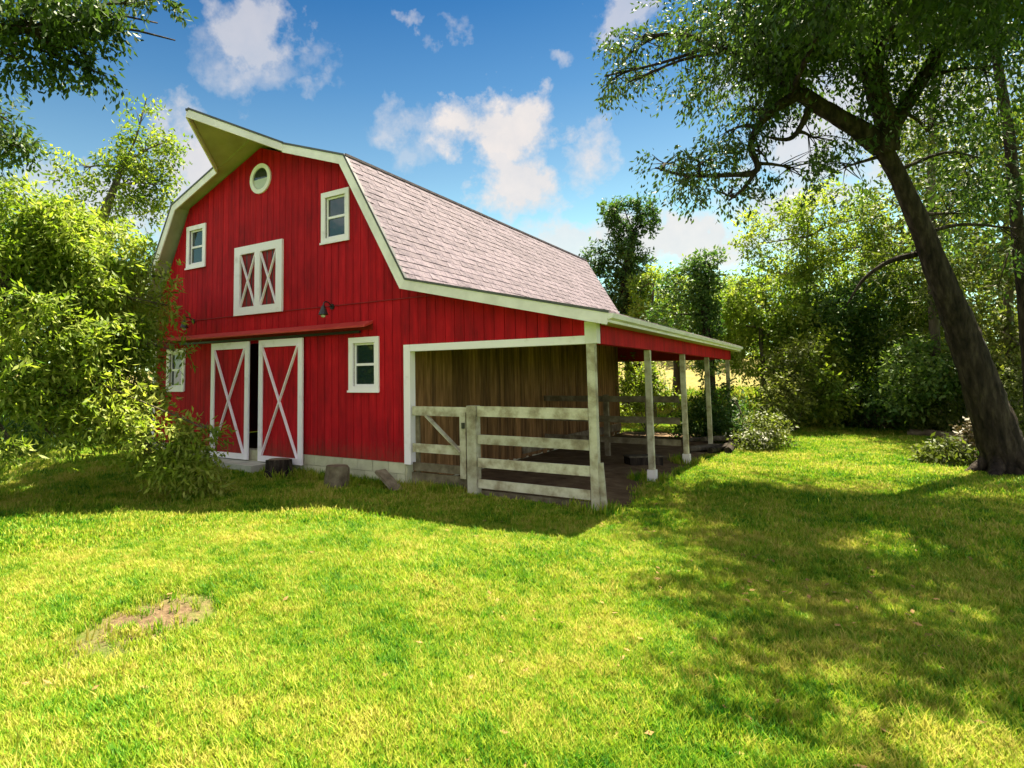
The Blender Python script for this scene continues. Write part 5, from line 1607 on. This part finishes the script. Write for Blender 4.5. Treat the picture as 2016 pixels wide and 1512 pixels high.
size = rs.uniform(0.65, 1.25, len(P)) * (0.55 + 0.45 * np.clip(D / 6, 0, 1)) * np.where(P[:, 2] > 0.0, 2.0, 1.0)
size *= 1 + 0.35 * fnoise(P * np.array([1, 1, 0]), 0.7)
print('grass tufts', len(P))
tufts = [grass_tuft('grass_tuft', s, 12, 0.07, M['grass'], 0.7, 0.0042, 0.05) for s in range(5)]
far = D > 9
scatter('lawn_grass', P[~far], size[~far], tufts, 'short bright green lawn grass in front of the barn', 3)
ftufts = [grass_tuft('grass_tuft', 30 + s, 12, 0.075, M['grass'], 0.6, 0.009, 0.11) for s in range(4)]
scatter('far_lawn_grass', P[far], size[far], ftufts, 'lawn grass around the barn and back to the trees', 4)

# uncut grass along the foundation, stumps and posts
ls = []
for _ in range(900):
    ls.append((rng.uniform(2.1, 7.0), -abs(rng.gauss(0.0, 0.13)) - 0.03, rng.uniform(0.8, 1.7)))
for (cx_, cy_) in ((2.62, -0.42), (4.52, -0.75), (9.35, 0.0), (9.35, 3.2), (9.35, 6.35)):
    for _ in range(60):
        a = rng.uniform(0, 6.28)
        ls.append((cx_ + math.cos(a) * rng.uniform(.2, .42), cy_ + math.sin(a) * rng.uniform(.2, .42), rng.uniform(0.7, 1.8)))
for _ in range(1500):      # clover and coarse clumps the mower missed
    a_, d_ = rng.uniform(-0.9, 0.9) + yaw, math.exp(rng.uniform(math.log(2.2), math.log(14)))
    x_, y_ = CAM.x - math.sin(a_) * d_, CAM.y + math.cos(a_) * d_
    if y_ < -0.5 or x_ > 10.2:
        for _k in range(rng.randint(1, 4)):
            ls.append((x_ + rng.gauss(0, .08), y_ + rng.gauss(0, .08), rng.uniform(0.45, 1.0)))
ls = np.array(ls)
P2 = np.stack([ls[:, 0], ls[:, 1], gh(ls[:, 0], ls[:, 1])], 1)
long_t = [grass_tuft('long_grass_tuft', 60 + s, 9, 0.13, M['grass'], 0.5, 0.006, 0.05) for s in range(3)]
scatter('long_grass', P2, ls[:, 2], long_t, 'longer uncut grass along the foundation, stumps and posts', 5)
# fallen leaves and bits of twig on the lawn, mostly under the big tree
rl = np.random.RandomState(5)
nl = 1700
lx = np.where(rl.uniform(size=nl) < 0.6, rl.normal(13.2, 2.2, nl), rl.uniform(3, 16, nl))
ly = np.where(rl.uniform(size=nl) < 0.6, rl.normal(0.5, 3.5, nl), rl.uniform(-8.5, -0.8, nl))
ok = (np.hypot(lx - CAM.x, ly - CAM.y) > 1.2) & ((lx > 9.9) | (ly < -0.8))
lx, ly = lx[ok], ly[ok]
lz = gh(lx, ly) + rl.uniform(0.015, 0.06, len(lx))
an = rl.uniform(0, 6.28, len(lx))
sz = rl.uniform(0.02, 0.045, len(lx))
c0 = np.stack([lx, ly, lz], 1)
ux = np.stack([np.cos(an), np.sin(an), rl.uniform(-.4, .4, len(lx))], 1) * sz[:, None]
vx = np.stack([-np.sin(an), np.cos(an), rl.uniform(-.4, .4, len(lx))], 1) * sz[:, None] * 0.5
LVv = np.stack([c0 - ux, c0 + vx, c0 + ux, c0 - vx], 1).reshape(-1, 3)
o = link('fallen_leaves', np_mesh('fallen_leaves', LVv, np.arange(len(LVv)).reshape(-1, 4), M['leaf_litter']))
props(o, 'dry fallen leaves scattered in the lawn under the big tree', 'leaves', kind='stuff')
print('leaf triangles', TRI)
